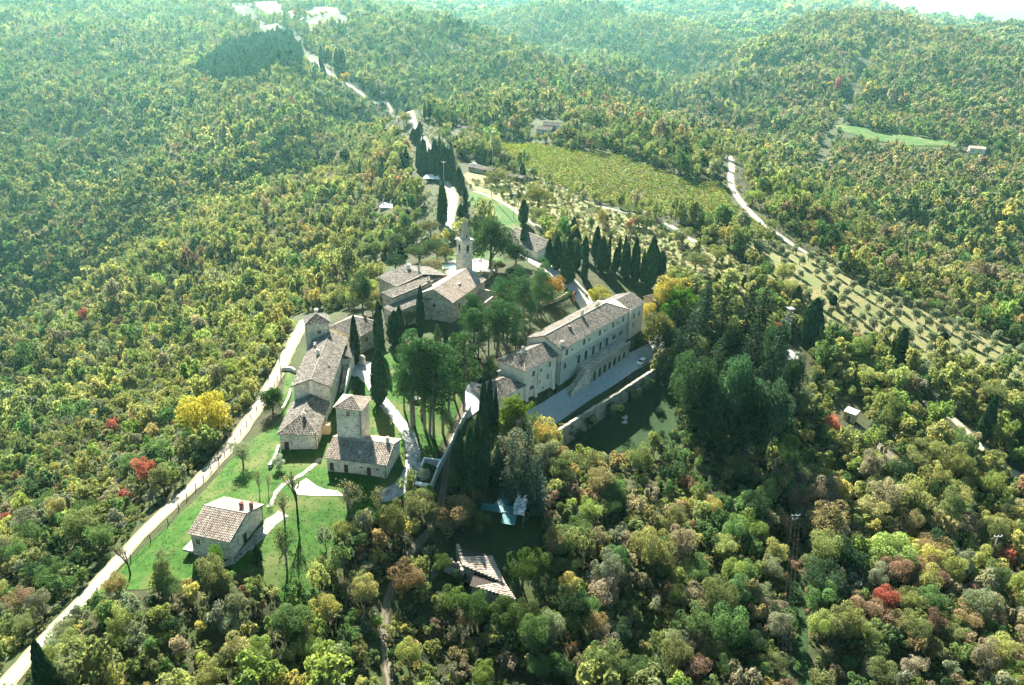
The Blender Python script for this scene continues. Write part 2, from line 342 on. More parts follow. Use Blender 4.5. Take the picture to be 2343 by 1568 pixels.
def ribbon(name, line, width, mat, off=.06, step=1.5, jit=.12, nx=10, **tags):
    """a strip draped over the terrain; line in world metres"""
    pts = smooth_line(line, step); rows = []
    for i, p in enumerate(pts):
        d = pts[min(i + 1, len(pts) - 1)] - pts[max(i - 1, 0)]; d = d / (np.hypot(*d) + 1e-9); nrm = np.array((-d[1], d[0]))
        w = width(i / len(pts)) if callable(width) else width
        a, b = w / 2 * (1 + random.uniform(-jit, jit)), w / 2 * (1 + random.uniform(-jit, jit))
        rows.append([p + nrm * (-a + (a + b) * k / nx) for k in range(nx + 1)])
    flat = np.array(rows).reshape(-1, 2); z = hts(flat) + off
    mb = MB(); mb.v = [(x, y, q) for (x, y), q in zip(flat, z)]; n = nx + 1
    for i in range(len(rows) - 1):
        for k in range(nx):
            mb.f.append((i * n + k, i * n + k + 1, (i + 1) * n + k + 1, (i + 1) * n + k)); mb.m.append(0); mb.uv.append(((k + .5) / nx, .5))
    return mb.build(name, mat, smooth=True, **tags)
def patch(name, poly, mat, off=.05, cell=2.0, **tags):
    """a sheet draped over the terrain inside a polygon in world metres"""
    poly = [np.array(p[:2], float) for p in poly]
    bd = []
    for i in range(len(poly)):
        a, b = poly[i], poly[(i + 1) % len(poly)]; n = max(1, int(np.hypot(*(b - a)) / cell))
        bd += [a + (b - a) * k / n for k in range(n)]
    nb = len(bd); x0, y0 = np.min(bd, 0); x1, y1 = np.max(bd, 0)
    gx, gy = np.meshgrid(np.arange(x0, x1, cell), np.arange(y0, y1, cell)); g = np.stack([gx.ravel(), gy.ravel()], 1)
    g = g[inpoly_np(g, poly)]
    vs = [Vector(p) for p in bd] + [Vector(p) for p in g]
    r = delaunay_2d_cdt(vs, [], [list(range(nb))], 1, 1e-4)
    xy = np.array([tuple(v) for v in r[0]]); z = hts(xy) + off
    mb = MB(); mb.v = [(a, b, c) for (a, b), c in zip(xy, z)]
    for f in r[2]:
        f = tuple(f); a, b, c = xy[f[0]], xy[f[1]], xy[f[2]]
        if (b[0] - a[0]) * (c[1] - a[1]) - (b[1] - a[1]) * (c[0] - a[0]) < 0: f = f[::-1]
        mb.f.append(f); mb.m.append(0); mb.uv.append((.5, .5))
    return mb.build(name, mat, smooth=True, **tags)
def wpoly(pp): return [hit(*p)[:2] for p in pp]
# ------------------------------------------------------------------ roofs of half-round tiles
def slope(mb, E0, E1, U1, U0, per=.30, row=.45, thick=.12, m=0, mu=1, jitter=.015):
    """one roof slope: eave E0-E1, top edge U0-U1 (may be shorter: hips)"""
    E0, E1, U0, U1 = map(Vector, (E0, E1, U0, U1)); ex = (E1 - E0); L = ex.length; ex /= L
    n = ex.cross(U0 + U1 - E0 - E1).normalized()
    if n.z < 0: n = -n
    ey = n.cross(ex)
    if ey.dot((U0 + U1 - E0 - E1)) < 0: ey = -ey
    V = (U0 - E0).dot(ey); a, b = (U0 - E0).dot(ex), (U1 - E0).dot(ex)
    poly = [E0, E1, U1, U0] if (U1 - U0).length > .05 else [E0, E1, U0]
    k = len(poly)
    i = len(mb.v); mb.v += [tuple(p) for p in poly] + [tuple(p - n * thick) for p in poly]
    mb.f.append(tuple(i + j for j in range(k))); mb.f.append(tuple(i + k + j for j in reversed(range(k))))
    for j in range(k): mb.f.append((i + j, i + k + j, i + k + (j + 1) % k, i + (j + 1) % k))
    mb.m += [mu] * (k + 2); mb.uv += [(.5, .5)] * (k + 2)
    nc = max(1, round(L / per)); pr = L / nc; r = pr * .37; sd = random.random() * 50
    for c in range(nc):
        u = (c + .5) * pr
        lim = V
        if a > .05 and u < a: lim = V * u / a
        if b < L - .05 and u > b: lim = min(lim, V * (L - u) / (L - b))
        v0 = -.06; q = 0
        du = random.uniform(-.02, .02)
        while v0 < lim - .05:
            v1 = min(v0 + row, lim); o = random.uniform(-jitter, jitter)
            A, B = E0 + ex * (u + du + o) + ey * v0, E0 + ex * (u + du) + ey * (v1 + .04)
            i = len(mb.v)
            for P, rr, up in ((A, r * 1.08, .02), (B, r * .86, -.01)):
                for an in (0, 60, 120, 180):
                    mb.v.append(tuple(P + ex * (rr * math.cos(R(an))) + n * (rr * 1.15 * math.sin(R(an)) + up)))
            for j in range(3): mb.f.append((i + j, i + j + 1, i + 5 + j, i + 4 + j)[::-1]); mb.m.append(m); mb.uv.append((sd + c, q))
            mb.f.append((i, i + 1, i + 2, i + 3)); mb.m.append(mu); mb.uv.append((.5, .5))
            v0 = v1; q += 1
def cap(mb, A, B, m=0, r=.14):
    A, B = Vector(A), Vector(B); L = (B - A).length; n = max(1, int(L / .45))
    for k in range(n):
        mb.tube([A + (B - A) * (k / n) + Vector((0, 0, .05)), A + (B - A) * ((k + 1) / n) + Vector((0, 0, .03))], [r * 1.1, r * .9], 6, m)
        for q in range(8): mb.uv[-1 - q] = (k + L, 7.5)
def gable_roof(mb, w, d, ze, zr, yr=.5, zb=None, per=.30, m=0):
    """eaves along x at y=0 and y=d"""
    zb = ze if zb is None else zb; y = d * yr
    slope(mb, (0, 0, ze), (w, 0, ze), (w, y, zr), (0, y, zr), per, m=m)
    slope(mb, (w, d, zb), (0, d, zb), (0, y, zr), (w, y, zr), per, m=m)
    cap(mb, (0, y, zr), (w, y, zr), m)
def gable_roof_y(mb, w, d, ze, zr, hf=0, hb=0, per=.30, m=0, xr=.5, y0=0):
    """ridge along y; hf / hb = length taken by a hip at the front / back"""
    x = w * xr; a, b = y0 + hf, d - hb
    slope(mb, (w, y0, ze), (w, d, ze), (x, b, zr), (x, a, zr), per, m=m)
    slope(mb, (0, d, ze), (0, y0, ze), (x, a, zr), (x, b, zr), per, m=m)
    if hf: slope(mb, (0, y0, ze), (w, y0, ze), (x, a, zr), (x, a, zr), per, m=m); cap(mb, (0, y0, ze), (x, a, zr), m); cap(mb, (w, y0, ze), (x, a, zr), m)
    if hb: slope(mb, (w, d, ze), (0, d, ze), (x, b, zr), (x, b, zr), per, m=m); cap(mb, (0, d, ze), (x, b, zr), m); cap(mb, (w, d, ze), (x, b, zr), m)
    if b - a > .1: cap(mb, (x, a, zr), (x, b, zr), m)
def hip_roof_x(mb, w, d, ze, zr, hl, hr, per=.30, m=0):
    y = d / 2
    slope(mb, (0, 0, ze), (w, 0, ze), (w - hr, y, zr), (hl, y, zr), per, m=m)
    slope(mb, (w, d, ze), (0, d, ze), (hl, y, zr), (w - hr, y, zr), per, m=m)
    if hl: slope(mb, (0, d, ze), (0, 0, ze), (hl, y, zr), (hl, y, zr), per, m=m); cap(mb, (0, 0, ze), (hl, y, zr), m); cap(mb, (0, d, ze), (hl, y, zr), m)
    if hr: slope(mb, (w, 0, ze), (w, d, ze), (w - hr, y, zr), (w - hr, y, zr), per, m=m); cap(mb, (w, 0, ze), (w - hr, y, zr), m); cap(mb, (w, d, ze), (w - hr, y, zr), m)
    if w - hl - hr > .1: cap(mb, (hl, y, zr), (w - hr, y, zr), m)
def walls_x(mb, w, d, z0, ze, zr, o=.4, yr=.5, m=0, hip=False, zb=None):
    """walls under a roof whose ridge runs along x; gables at both ends unless hipped"""
    zb = ze if zb is None else zb
    x0, x1, y0, y1 = o, w - o, o, d - o; s = .14
    if hip: mb.box(x0, x1, y0, y1, z0, ze - .02, m); return
    yr_ = d * yr; zf = ze + (zr - ze) * o / yr_ - s; zk = zb + (zr - zb) * o / (d - yr_) - s; zt = zr - s
    A = [(x0, y0, z0), (x0, y1, z0), (x0, y1, zk), (x0, yr_, zt), (x0, y0, zf)]; B = [(x1, p[1], p[2]) for p in A]
    mb.face(A[::-1] if False else [A[0], A[4], A[3], A[2], A[1]], m); mb.face(B, m)
    for i, j in ((0, 1), (1, 2), (2, 3), (3, 4), (4, 0)): mb.face([A[j], A[i], B[i], B[j]] if False else [A[i], A[j], B[j], B[i]], m)
def walls_y(mb, w, d, z0, ze, zr, o=.4, m=0, xr=.5):
    x0, x1, y0, y1 = o, w - o, o, d - o; s = .14; xm = w * xr
    zf = ze + (zr - ze) * o / xm - s; zk = ze + (zr - ze) * o / (w - xm) - s; zt = zr - s
    A = [(x0, y0, z0), (x1, y0, z0), (x1, y0, zk), (xm, y0, zt), (x0, y0, zf)]; B = [(p[0], y1, p[2]) for p in A]
    mb.face(A, m); mb.face(B[::-1], m)
    for i, j in ((0, 1), (1, 2), (2, 3), (3, 4), (4, 0)): mb.face([A[j], A[i], B[i], B[j]], m)
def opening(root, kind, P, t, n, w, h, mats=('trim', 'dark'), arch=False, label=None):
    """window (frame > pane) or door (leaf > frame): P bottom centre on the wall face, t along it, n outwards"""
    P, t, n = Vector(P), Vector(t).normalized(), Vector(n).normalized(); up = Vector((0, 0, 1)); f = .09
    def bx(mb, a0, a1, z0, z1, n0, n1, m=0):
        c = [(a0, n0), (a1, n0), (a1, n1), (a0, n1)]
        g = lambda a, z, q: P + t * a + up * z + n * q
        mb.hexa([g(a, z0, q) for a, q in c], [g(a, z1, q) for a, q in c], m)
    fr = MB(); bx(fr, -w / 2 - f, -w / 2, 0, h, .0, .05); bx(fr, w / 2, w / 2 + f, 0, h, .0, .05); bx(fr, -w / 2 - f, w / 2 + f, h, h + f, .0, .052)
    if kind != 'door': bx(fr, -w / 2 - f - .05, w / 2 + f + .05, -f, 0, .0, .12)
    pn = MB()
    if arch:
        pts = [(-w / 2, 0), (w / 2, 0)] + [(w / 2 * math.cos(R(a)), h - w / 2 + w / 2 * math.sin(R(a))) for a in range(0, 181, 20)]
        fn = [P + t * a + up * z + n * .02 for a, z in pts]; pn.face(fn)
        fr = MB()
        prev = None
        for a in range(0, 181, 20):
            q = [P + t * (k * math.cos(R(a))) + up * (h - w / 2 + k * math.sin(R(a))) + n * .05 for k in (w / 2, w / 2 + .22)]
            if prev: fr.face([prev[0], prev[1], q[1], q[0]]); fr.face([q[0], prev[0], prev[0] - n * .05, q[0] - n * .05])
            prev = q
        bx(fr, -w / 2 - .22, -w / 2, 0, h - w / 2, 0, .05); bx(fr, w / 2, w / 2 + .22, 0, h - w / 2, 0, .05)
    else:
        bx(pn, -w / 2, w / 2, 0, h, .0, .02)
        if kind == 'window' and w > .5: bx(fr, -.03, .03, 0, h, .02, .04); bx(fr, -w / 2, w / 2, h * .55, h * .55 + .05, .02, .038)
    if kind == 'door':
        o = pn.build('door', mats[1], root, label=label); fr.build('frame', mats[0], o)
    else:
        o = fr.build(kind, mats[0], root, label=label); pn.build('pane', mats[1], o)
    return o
def chimney(root, x, y, z0, h, s=.6, mat='stone', capm='tileold'):
    mb = MB(); mb.box(x - s / 2, x + s / 2, y - s / 2, y + s / 2, z0, z0 + h)
    mb.box(x - s / 2 - .07, x + s / 2 + .07, y - s / 2 - .07, y + s / 2 + .07, z0 + h, z0 + h + .1)
    for dx in (-1, 1):
        mb.box(x + dx * s * .36 - .08, x + dx * s * .36 + .08, y - s / 2 + .02, y + s / 2 - .02, z0 + h + .1, z0 + h + .4)
    o = mb.build('chimney', mat, root)
    c = MB(); c.hexa([(x - s * .65, y - s * .65, z0 + h + .4), (x + s * .65, y - s * .65, z0 + h + .4), (x + s * .65, y + s * .65, z0 + h + .4), (x - s * .65, y + s * .65, z0 + h + .4)],
           [(x - .05, y - s * .6, z0 + h + .65), (x + .05, y - s * .6, z0 + h + .65), (x + .05, y + s * .6, z0 + h + .65), (x - .05, y + s * .6, z0 + h + .65)])
    c.build('cowl', capm, o); return o
def gutter(root, x, y, z0, z1):
    mb = MB(); mb.tube([(x, y, z0), (x, y, z1)], .05, 6); return mb.build('downpipe', 'iron', root)
def frame2(pA, pB, ze):
    """origin and heading of a roof from the two ends of its near eave at height ze"""
    a, b = atz(*pA, ze), atz(*pB, ze); d = b - a
    return (a[0], a[1], 0), math.atan2(d[1], d[0]), float(np.hypot(d[0], d[1]))
# ------------------------------------------------------------------ sky, sun
SUN_AZ, SUN_EL = -17.6, 36.0
w = bpy.data.worlds.new('World'); SC.world = w; w.use_nodes = True
nt = w.node_tree; bg = nt.nodes['Background']
sky = nt.nodes.new('ShaderNodeTexSky'); sky.sky_type = 'NISHITA'; sky.sun_disc = False
sky.sun_elevation = R(SUN_EL); sky.sun_rotation = R(SUN_AZ); sky.air_density = 1.2; sky.dust_density = 2.0; sky.ozone_density = 1.5
mx = N(nt, 'ShaderNodeMix', data_type='RGBA', blend_type='MULTIPLY'); mx.inputs[0].default_value = 1
nt.links.new(sky.outputs[0], mx.inputs[6]); mx.inputs[7].default_value = SKYTINT
nt.links.new(mx.outputs[2], bg.inputs[0]); bg.inputs[1].default_value = SKYSTR
sd = bpy.data.lights.new('sun', 'SUN'); sd.energy = SUNSTR; sd.angle = R(.5); sd.color = (1, .95, .84)
so = bpy.data.objects.new('sun', sd); COL.objects.link(so)
S = Vector((math.sin(R(SUN_AZ)) * math.cos(R(SUN_EL)), math.cos(R(SUN_AZ)) * math.cos(R(SUN_EL)), math.sin(R(SUN_EL))))
so.rotation_euler = S.to_track_quat('Z', 'Y').to_euler(); so.location = (0, 0, 200)
SC.view_settings.view_transform = 'Standard'; SC.view_settings.look = 'None'; SC.view_settings.exposure = EXPO; SC.view_settings.gamma = 1
SC.render.engine = 'CYCLES'; SC.cycles.use_denoising = True; SC.cycles.denoising_prefilter = 'NONE'; SC.cycles.max_bounces = 5; SC.cycles.diffuse_bounces = 2; SC.cycles.volume_bounces = 0
SC.cycles.transmission_bounces = 2; SC.cycles.glossy_bounces = 2; SC.cycles.use_adaptive_sampling = True; SC.cycles.adaptive_threshold = .02
SC.cycles.caustics_reflective = False; SC.cycles.caustics_refractive = False
# ------------------------------------------------------------------ terrain sheet
ys = [-140.0]
while ys[-1] < 5200:
    d = abs(ys[-1] - 120); ys.append(ys[-1] + max(2.2, .014 * d))
ys = np.array(ys); ss = np.linspace(-1, 1, 330); ss = np.sign(ss) * (.55 * np.abs(ss) + .45 * np.abs(ss) ** 2)
half = np.where(ys < 0, 230, 230 + .85 * ys)
gx = ss[None] * half[:, None]; gy = np.repeat(ys[:, None], len(ss), 1)
gz = hts(np.stack([gx.ravel(), gy.ravel()], 1))
nx, ny = len(ss), len(ys)
mb = MB(); mb.v = list(zip(gx.ravel().tolist(), gy.ravel().tolist(), gz.tolist()))
mb.f = [(i * nx + j, i * nx + j + 1, (i + 1) * nx + j + 1, (i + 1) * nx + j) for i in range(ny - 1) for j in range(nx - 1)]
mb.m = [0] * len(mb.f); mb.uv = [(.5, .5)] * len(mb.f)
mb.build('ground', 'floor', smooth=True, kind='structure')
ZLO, ZHI = float(gz.min()), float(gz.max())
# ------------------------------------------------------------------ air
m, nt, out = new_mat('haze_air')
pv = nt.nodes.new('ShaderNodeVolumePrincipled'); pv.inputs['Color'].default_value = HAZECOL; pv.inputs['Density'].default_value = HAZE; pv.inputs['Anisotropy'].default_value = .62; pv.inputs['Absorption Color'].default_value = (1, 1, 1, 1)
nt.links.new(pv.outputs[0], out.inputs['Volume'])
if HAZE:
    X = float(half.max()) + 20
    hb = MB(); hb.box(-X, X, -160, float(ys.max()) + 20, ZLO - 1, max(ZHI + 26, 120)); hb.build('haze', m, kind='stuff')
# ------------------------------------------------------------------ meadows, roads, paths
S_ = dict(kind='structure')
LAWN = [(655,850),(640,960),(560,1020),(470,1120),(390,1200),(290,1290),(215,1360),(330,1350),(520,1300),(600,1330),(655,1390),(720,1390),(770,1240),(880,1190),(960,1110),(1000,1030),(1060,930),(1080,860),(980,800),(880,800),(840,830),(800,850),(790,880),(750,900)]
patch('lawn', wpoly(LAWN), 'grass', .07, 1.6, **S_)
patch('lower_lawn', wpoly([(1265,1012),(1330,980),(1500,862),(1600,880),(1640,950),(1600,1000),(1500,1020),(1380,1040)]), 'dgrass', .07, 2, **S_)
patch('church_lawn', wpoly([(930,640),(985,590),(1040,575),(1110,560),(1150,600),(1060,640)]), 'grass', .07, 2, **S_)
patch('meadow', wpoly([(1075,440),(1110,440),(1165,470),(1215,520),(1190,535),(1120,500),(1070,470)]), 'grass', .09, 2.5, **S_)
SCRUB = [(1060,400),(1100,380),(1200,400),(1300,440),(1400,480),(1500,520),(1600,560),(1680,590),(1720,640),(1700,680),(1500,640),(1330,560),(1230,520),(1150,470),(1080,430)]
patch('scrub_land', wpoly(SCRUB), 'drygrass', .05, 4, **S_)
OLIVE = [(1690,555),(1840,580),(1960,640),(2120,715),(2343,800),(2343,895),(2250,868),(2150,835),(2020,795),(1900,760),(1820,722),(1770,675),(1730,610)]
patch('olive_grove_ground', wpoly(OLIVE), 'drygrass', .05, 4, **S_)
VINE = [(1130,322),(1190,318),(1225,330),(1300,345),(1400,352),(1480,380),(1560,410),(1640,420),(1662,440),(1680,480),(1740,515),(1785,552),(1700,550),(1560,500),(1440,478),(1330,450),(1260,420),(1180,390),(1140,350)]
VINEW = wpoly(VINE); patch('vineyard_ground', VINEW, 'drygrass', .05, 4, **S_)
FIELDS = [[(550,14),(574,5),(637,4),(649,15),(646,27),(634,35),(610,34),(595,22)],[(624,47),(647,31),(709,22),(796,15),(833,19),(771,25),(696,37),(659,47)],[(676,56),(721,40),(792,31),(804,44),(771,55),(700,60)],
          [(475,21),(493,19),(510,31),(485,32)],[(1905,285),(1960,290),(2060,310),(2180,325),(2190,338),(2080,335),(1990,320),(1920,300)],[(557,47),(590,47),(596,59),(560,57)]]
FM = ['field', 'field', 'dgrass', 'field', 'grass', 'dgrass']
FW = [wpoly(f) for f in FIELDS]
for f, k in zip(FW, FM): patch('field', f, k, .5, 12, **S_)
ROADS = {}
def road(name, pp, width, mat, off=.1, step=2, jit=.1):
    l = wline(pp) if not isinstance(pp, np.ndarray) else pp
    ROADS.setdefault(name, []).append((l, width)); return ribbon(name, l, width, mat, off, step, jit, **S_)
road('dirt_road', [(-60,1660),(40,1535),(150,1412),(250,1305),(330,1217),(400,1150),(470,1084),(540,1003),(600,915),(648,830),(672,780),(700,730)], 4.3, 'dirt')
road('ridge_road', [(1020,530),(1030,490),(1036,450),(1018,420),(1000,385),(985,345),(960,308),(900,270),(850,232),(800,196),(750,165),(700,135),(672,105),(620,64),(560,32),(490,8)], 5.2, 'road', .14, 4, .06)
road('entrance_road', [(1195,575),(1235,603),(1280,630),(1318,662),(1340,695),(1352,720)], 5.5, 'gravel', .13)
road('forecourt_road', np.array([atz(*q, -5.2)[:2] for q in ((1188,984),(1300,912),(1400,855),(1500,798),(1535,770))]), 6.0, 'asphalt', .1, 2, .02)
road('lane', [(1100,850),(1080,890),(1050,960),(1025,1040),(1012,1130),(990,1205),(940,1265),(895,1350),(878,1430),(884,1500),(900,1600)], 1.9, 'track', .1)
road('garden_path', [(838,845),(850,880),(880,925),(910,960),(938,1005),(946,1050),(935,1095),(905,1125),(868,1138)], lambda t: 2.6 + .5 * t, 'flag', .13, 1)
road('hill_road', [(1665,352),(1674,375),(1672,415),(1690,455),(1740,508),(1790,545),(1850,582)], 4.2, 'road', .14, 3)
road('vineyard_track', [(1370,472),(1420,484),(1480,498),(1530,516),(1590,555)], 3.2, 'road', .12, 3, .25)
road('meadow_track', [(1085,438),(1120,450),(1160,470),(1200,500),(1240,525),(1280,540)], 2.2, 'dirt', .14, 2)
road('stepping_stone_path', [c4(1160,780), c4(1215,690), c4(1250,600), c4(1350,495), c4(1450,440), c4(1560,380), c4(1680,290), c4(1800,180)], .9, 'pebble', .12, .6, .3)
road('rubble_path', [c4(1330,850), c4(1190,960), c4(1060,1110), c4(900,1270), c4(720,1440), c4(560,1500)], lambda t: 2.6 - 1.4 * t, 'pebble', .11, .8, .3)
road('slope_track', [(1955,975),(2000,1010),(2050,1060),(2090,1110)], 4, 'track', .12, 2, .3)
road('wood_track', [(2110,920),(2180,960),(2230,1010),(2290,1060),(2343,1100)], 3.4, 'dirt', .12, 2, .35)
CUT = wline([(1985,112),(1962,190),(1932,260),(1892,330),(1862,395)])
road('powerline_clearing', [(1800,1260),(1815,1330),(1828,1420),(1840,1520),(1850,1620)], 2.4, 'dgrass', .09, 2, .3)
patch('gravel_spread', wpoly([c4(1450,560), c4(1520,490), c4(1620,425), c4(1750,520), c4(1850,560), c4(2000,580), c4(2100,640), c4(1950,640), c4(1700,640), c4(1520,630)]), 'gravel', .13, .8, **S_)
patch('courtyard', wpoly([c1(560,480), c1(640,440), c1(790,470), c1(800,560), c1(720,620), c1(580,545)]), 'concrete', .14, 1, **S_)
patch('pool_terrace', wpoly([(1016,600),(1045,596),(1100,592),(1145,610),(1130,622),(1020,628)]), 'flag', .15, 1.5, **S_)
patch('hilltop_yard', wpoly([(1768,800),(1790,788),(1822,812),(1830,822),(1800,825)]), 'concrete', .16, 1.5, **S_)
patch('sheltered_yard', wpoly([(1060,905),(1075,875),(1100,880),(1095,940),(1070,960)]), 'concrete', .17, 1.5, **S_)
# ================================================================== buildings
LX, LY, UP = (1, 0, 0), (0, 1, 0), (0, 0, 1)
FRONT, RIGHT, LEFT = ((1, 0, 0), (0, -1, 0)), ((0, 1, 0), (1, 0, 0)), ((0, 1, 0), (-1, 0, 0))
# --- cottage on the lawn
ZE = 2.5; loc, rz, L = frame2(c4(150, 1100), c4(690, 1210), ZE); D = 11.0; o_ = .4
ct_ = thing('cottage', 'small stone cottage with pink clay roof standing alone on the lawn beside the dirt road', 'cottage', loc, rz)
mb = MB(); walls_x(mb, L, D, -2.2, ZE, 4.5, o_, .5); mb.build('wall', 'stone', ct_)
mb = MB(); gable_roof(mb, L, D, ZE, 4.5, .5, per=.31); rf = mb.build('roof', ['tile', 'under'], ct_)
chimney(rf, L * .76, D * .64, 4.0, .9, .55, 'brick', 'brick'); chimney(rf, L * .92, D * .72, 3.7, .8, .5, 'brick', 'brick')
opening(ct_, 'window', (1.7, o_, .3), *FRONT, .75, 1.0, ('stone', 'brown'))
opening(ct_, 'door', (L - o_, D * .42, -1.2), *RIGHT, 1.1, 2.1, ('stone', 'brown'))
mb = MB(); mb.box(-1.5, .38, .2, 3.4, -1.75, -1.32); mb.build('terrace', 'concrete', ct_)
gutter(ct_, L - o_ + .06, D - .5, -1.6, ZE)
# --- mill house with tower
ZE = 3.2; loc, rz, L = frame2(c1(413, 1190), c1(893, 1250), ZE); D = 10.2
ml = thing('tower_house', 'long low stone house with square tower rising through its pink tiled roof', 'house', loc, rz)
mb = MB(); walls_x(mb, L, D, -2.6, ZE, 5.1, o_, .5); mb.build('wall', 'stone', ml)
mb = MB(); gable_roof(mb, L, D, ZE, 5.1, .5, per=.31); rf = mb.build('roof', ['tile', 'under'], ml)
chimney(rf, L - 1.6, D * .55, 4.6, 1.1, .6, 'stone'); sk = MB(); sk.box(L * .5, L * .5 + .5, 1.9, 2.4, 3.8, 4.4); sk.build('vent', 'trim', rf)
for x in (1.35, 4.35, 9.1): opening(ml, 'door', (x, o_, .1), *FRONT, .85, 1.9, ('stone', 'brown'))
for x in (7.5, 10.9): opening(ml, 'window', (x, o_, 1.6), *FRONT, .75, .4, ('stone', 'iron'))
gutter(ml, L - o_ - .15, o_ - .06, -1.2, ZE)
tb = MB(); tb.box(.9, 6.1, 5.3, 10.25, -2.6, 11.95); tw = tb.build('tower', 'stone', ml)
mb = MB(); n0 = len(mb.v); hip_roof_x(mb, 6.0, 5.75, 12.0, 13.6, 3, 3, .31)
mb.v = [(x + .5, y + 4.9, z) for x, y, z in mb.v]; mb.build('tower_roof', ['tile', 'under'], tw)
opening(tw, 'window', (3.4, 5.3, 10.3), *FRONT, .75, .9, ('stone', 'brown'))
gutter(tw, 5.95, 5.24, 4.2, 11.9)
mb = MB(); mb.box(-.4, .9, -.8, .4, -2.4, -.3); mb.build('porch_step', 'trim', ml)
# --- low house with hipped front, foot of the long house
ZE = 3.7; loc, rz, L = frame2(c1(55, 1012), c1(350, 1043), ZE); rz = R(3); D = 14.2
fh = thing('low_house', 'low stone house with hipped tile roof at the foot of the long stone house', 'house', loc, rz)
mb = MB(); walls_y(mb, L, D, -1.6, ZE, 5.6, o_); mb.box(0, 0, 0, 0, 0, 0) if False else None; mb2 = MB(); mb2.box(o_, L - o_, o_, D, -1.6, ZE - .02); mb2.build('wall', 'stone', fh)
mb = MB(); gable_roof_y(mb, L, D, ZE, 5.7, 5.2, 0, .31); rf = mb.build('roof', ['tileold', 'under'], fh)
chimney(rf, L * .56, 4.6, 5.0, .9, .6, 'stone')
opening(fh, 'door', (1.7, o_, -.3), *FRONT, .95, 2.0, ('stone', 'brown')); opening(fh, 'door', (L - o_, 2.2, -.3), *RIGHT, 1.0, 2.0, ('stone', 'brown'))
opening(fh, 'window', (L - o_, 7, .8), *RIGHT, .8, 1.1, ('stone', 'brown')); opening(fh, 'door', (L - o_, 10, -.3), *RIGHT, 1.1, 2.2, ('stone', 'brown'))
gutter(fh, L - o_ - .1, o_ - .06, -.6, ZE)
mb = MB(); mb.box(L - o_, L + 1.3, 6.0, 7.6, -1.4, 2.6); mb.build('buttress', 'ochre', fh)
# --- long house
ZE = 7.6; loc, rz, L = frame2(c1(162, 650), c1(455, 668), ZE); rz = R(4); D = 27
lh = thing('long_house', 'long two storey stone house with old tiled gable roof running back from the low house', 'house', loc, rz)
mb = MB(); walls_y(mb, L, D, -1.2, ZE, 9.4, o_); mb.build('wall', 'stone', lh)
mb = MB(); gable_roof_y(mb, L, D, ZE, 9.4, 0, 0, .31); rf = mb.build('roof', ['tileold', 'under'], lh)
mb = MB(); mb.box(L / 2 - .35, L / 2 + .45, .12, o_ + .1, 2, 9.1); mb.build('flue', 'plaster', lh)
chimney(rf, L * .42, 13.5, 9.0, 1.1, .7, 'stone'); chimney(rf, L * .2, 20, 8.2, .7, .5, 'stone'); chimney(rf, L * .8, 9, 8.1, .3, .4, 'stone')
for y in (3, 8, 13): opening(lh, 'window', (L - o_, y, 4.6), *RIGHT, .85, 1.2, ('stone', 'brown'))
for y in (5, 17, 22): opening(lh, 'window', (o_, y, 4.2), *LEFT, .8, 1.2, ('stone', 'brown'))
st_ = MB()
for k in range(14): st_.box(L + .15, L + 1.5, 18 - k * .9, 18.9 - k * .9, -.8, 4.2 - k * .34)
so_ = st_.build('staircase', 'stone2', lh); rl = MB(); rl.box(L + 1.5, L + 1.75, 4.6, 19, -.8, 1.2); rl.hexa([(L + 1.5, 5, 1.2), (L + 1.75, 5, 1.2), (L + 1.75, 19, 1.2), (L + 1.5, 19, 1.2)], [(L + 1.5, 5, 1.3), (L + 1.75, 5, 1.3), (L + 1.75, 19, 5.1), (L + 1.5, 19, 5.1)]); rl.build('parapet', 'plaster', so_)
mb = MB(); mb.box(L - .4, L + 1.9, 19, 24, -.8, 5.6); an = mb.build('annex', 'stone', lh)
mb = MB(); slope(mb, (L + 2.1, 18.8, 5.6), (L + 2.1, 24.2, 5.6), (L - .2, 24.2, 6.9), (L - .2, 18.8, 6.9), .31); mb.build('annex_roof', ['tileold', 'under'], an)
# --- corner tower house behind
N_ = atz(*c1(268, 178), 12.2)
tw3 = thing('tower', 'square stone tower with low pyramid tile roof at the back of the long house', 'tower', (N_[0], N_[1], 0), R(21))
a, b = 6.2, 5.6
mb = MB(); mb.hexa([(.1, .1, -6), (a, .1, -6), (a, b, -6), (.1, b, -6)], [(.35, .35, 12.1), (a - .3, .35, 12.1), (a - .3, b - .3, 12.1), (.35, b - .3, 12.1)]); mb.build('wall', 'stone', tw3)
mb = MB(); hip_roof_x(mb, a, b, 12.2, 13.8, 3.1, 3.1, .31); rf = mb.build('roof', ['tileold', 'under'], tw3)
chimney(rf, 3.4, 4.6, 12.6, 1.2, .8, 'stone'); gutter(tw3, .3, .25, -1, 12)
opening(tw3, 'window', (3.4, .3, 9.3), *FRONT, .8, .9, ('stone', 'brown')); opening(tw3, 'window', (.3, 2.6, 8), *LEFT, .8, .9, ('stone', 'brown'))
# --- hipped farmhouse behind the long house
loc, rz, L = frame2(c1(440, 200), c1(690, 268), 6.6); D = 10.6
bh = thing('hip_roof_house', 'square old stone house with brown hipped tile roof beside the tall cypress', 'house', loc, rz)
mb = MB(); mb.box(o_, L - o_, o_, D - o_, -1, 6.58); mb.build('wall', 'stone2', bh)
mb = MB(); hip_roof_x(mb, L, D, 6.6, 9.0, 5, 5, .31); rf = mb.build('roof', ['tileold', 'under'], bh)
chimney(rf, L * .62, D * .7, 7.8, 1.1, .6, 'brick')
for x in (3, 7): opening(bh, 'window', (x, o_, 4), *FRONT, .9, 1.3, ('stone2', 'brown'))
opening(bh, 'window', (L - o_, 3, 4), *RIGHT, .9, 1.2, ('stone2', 'brown'))
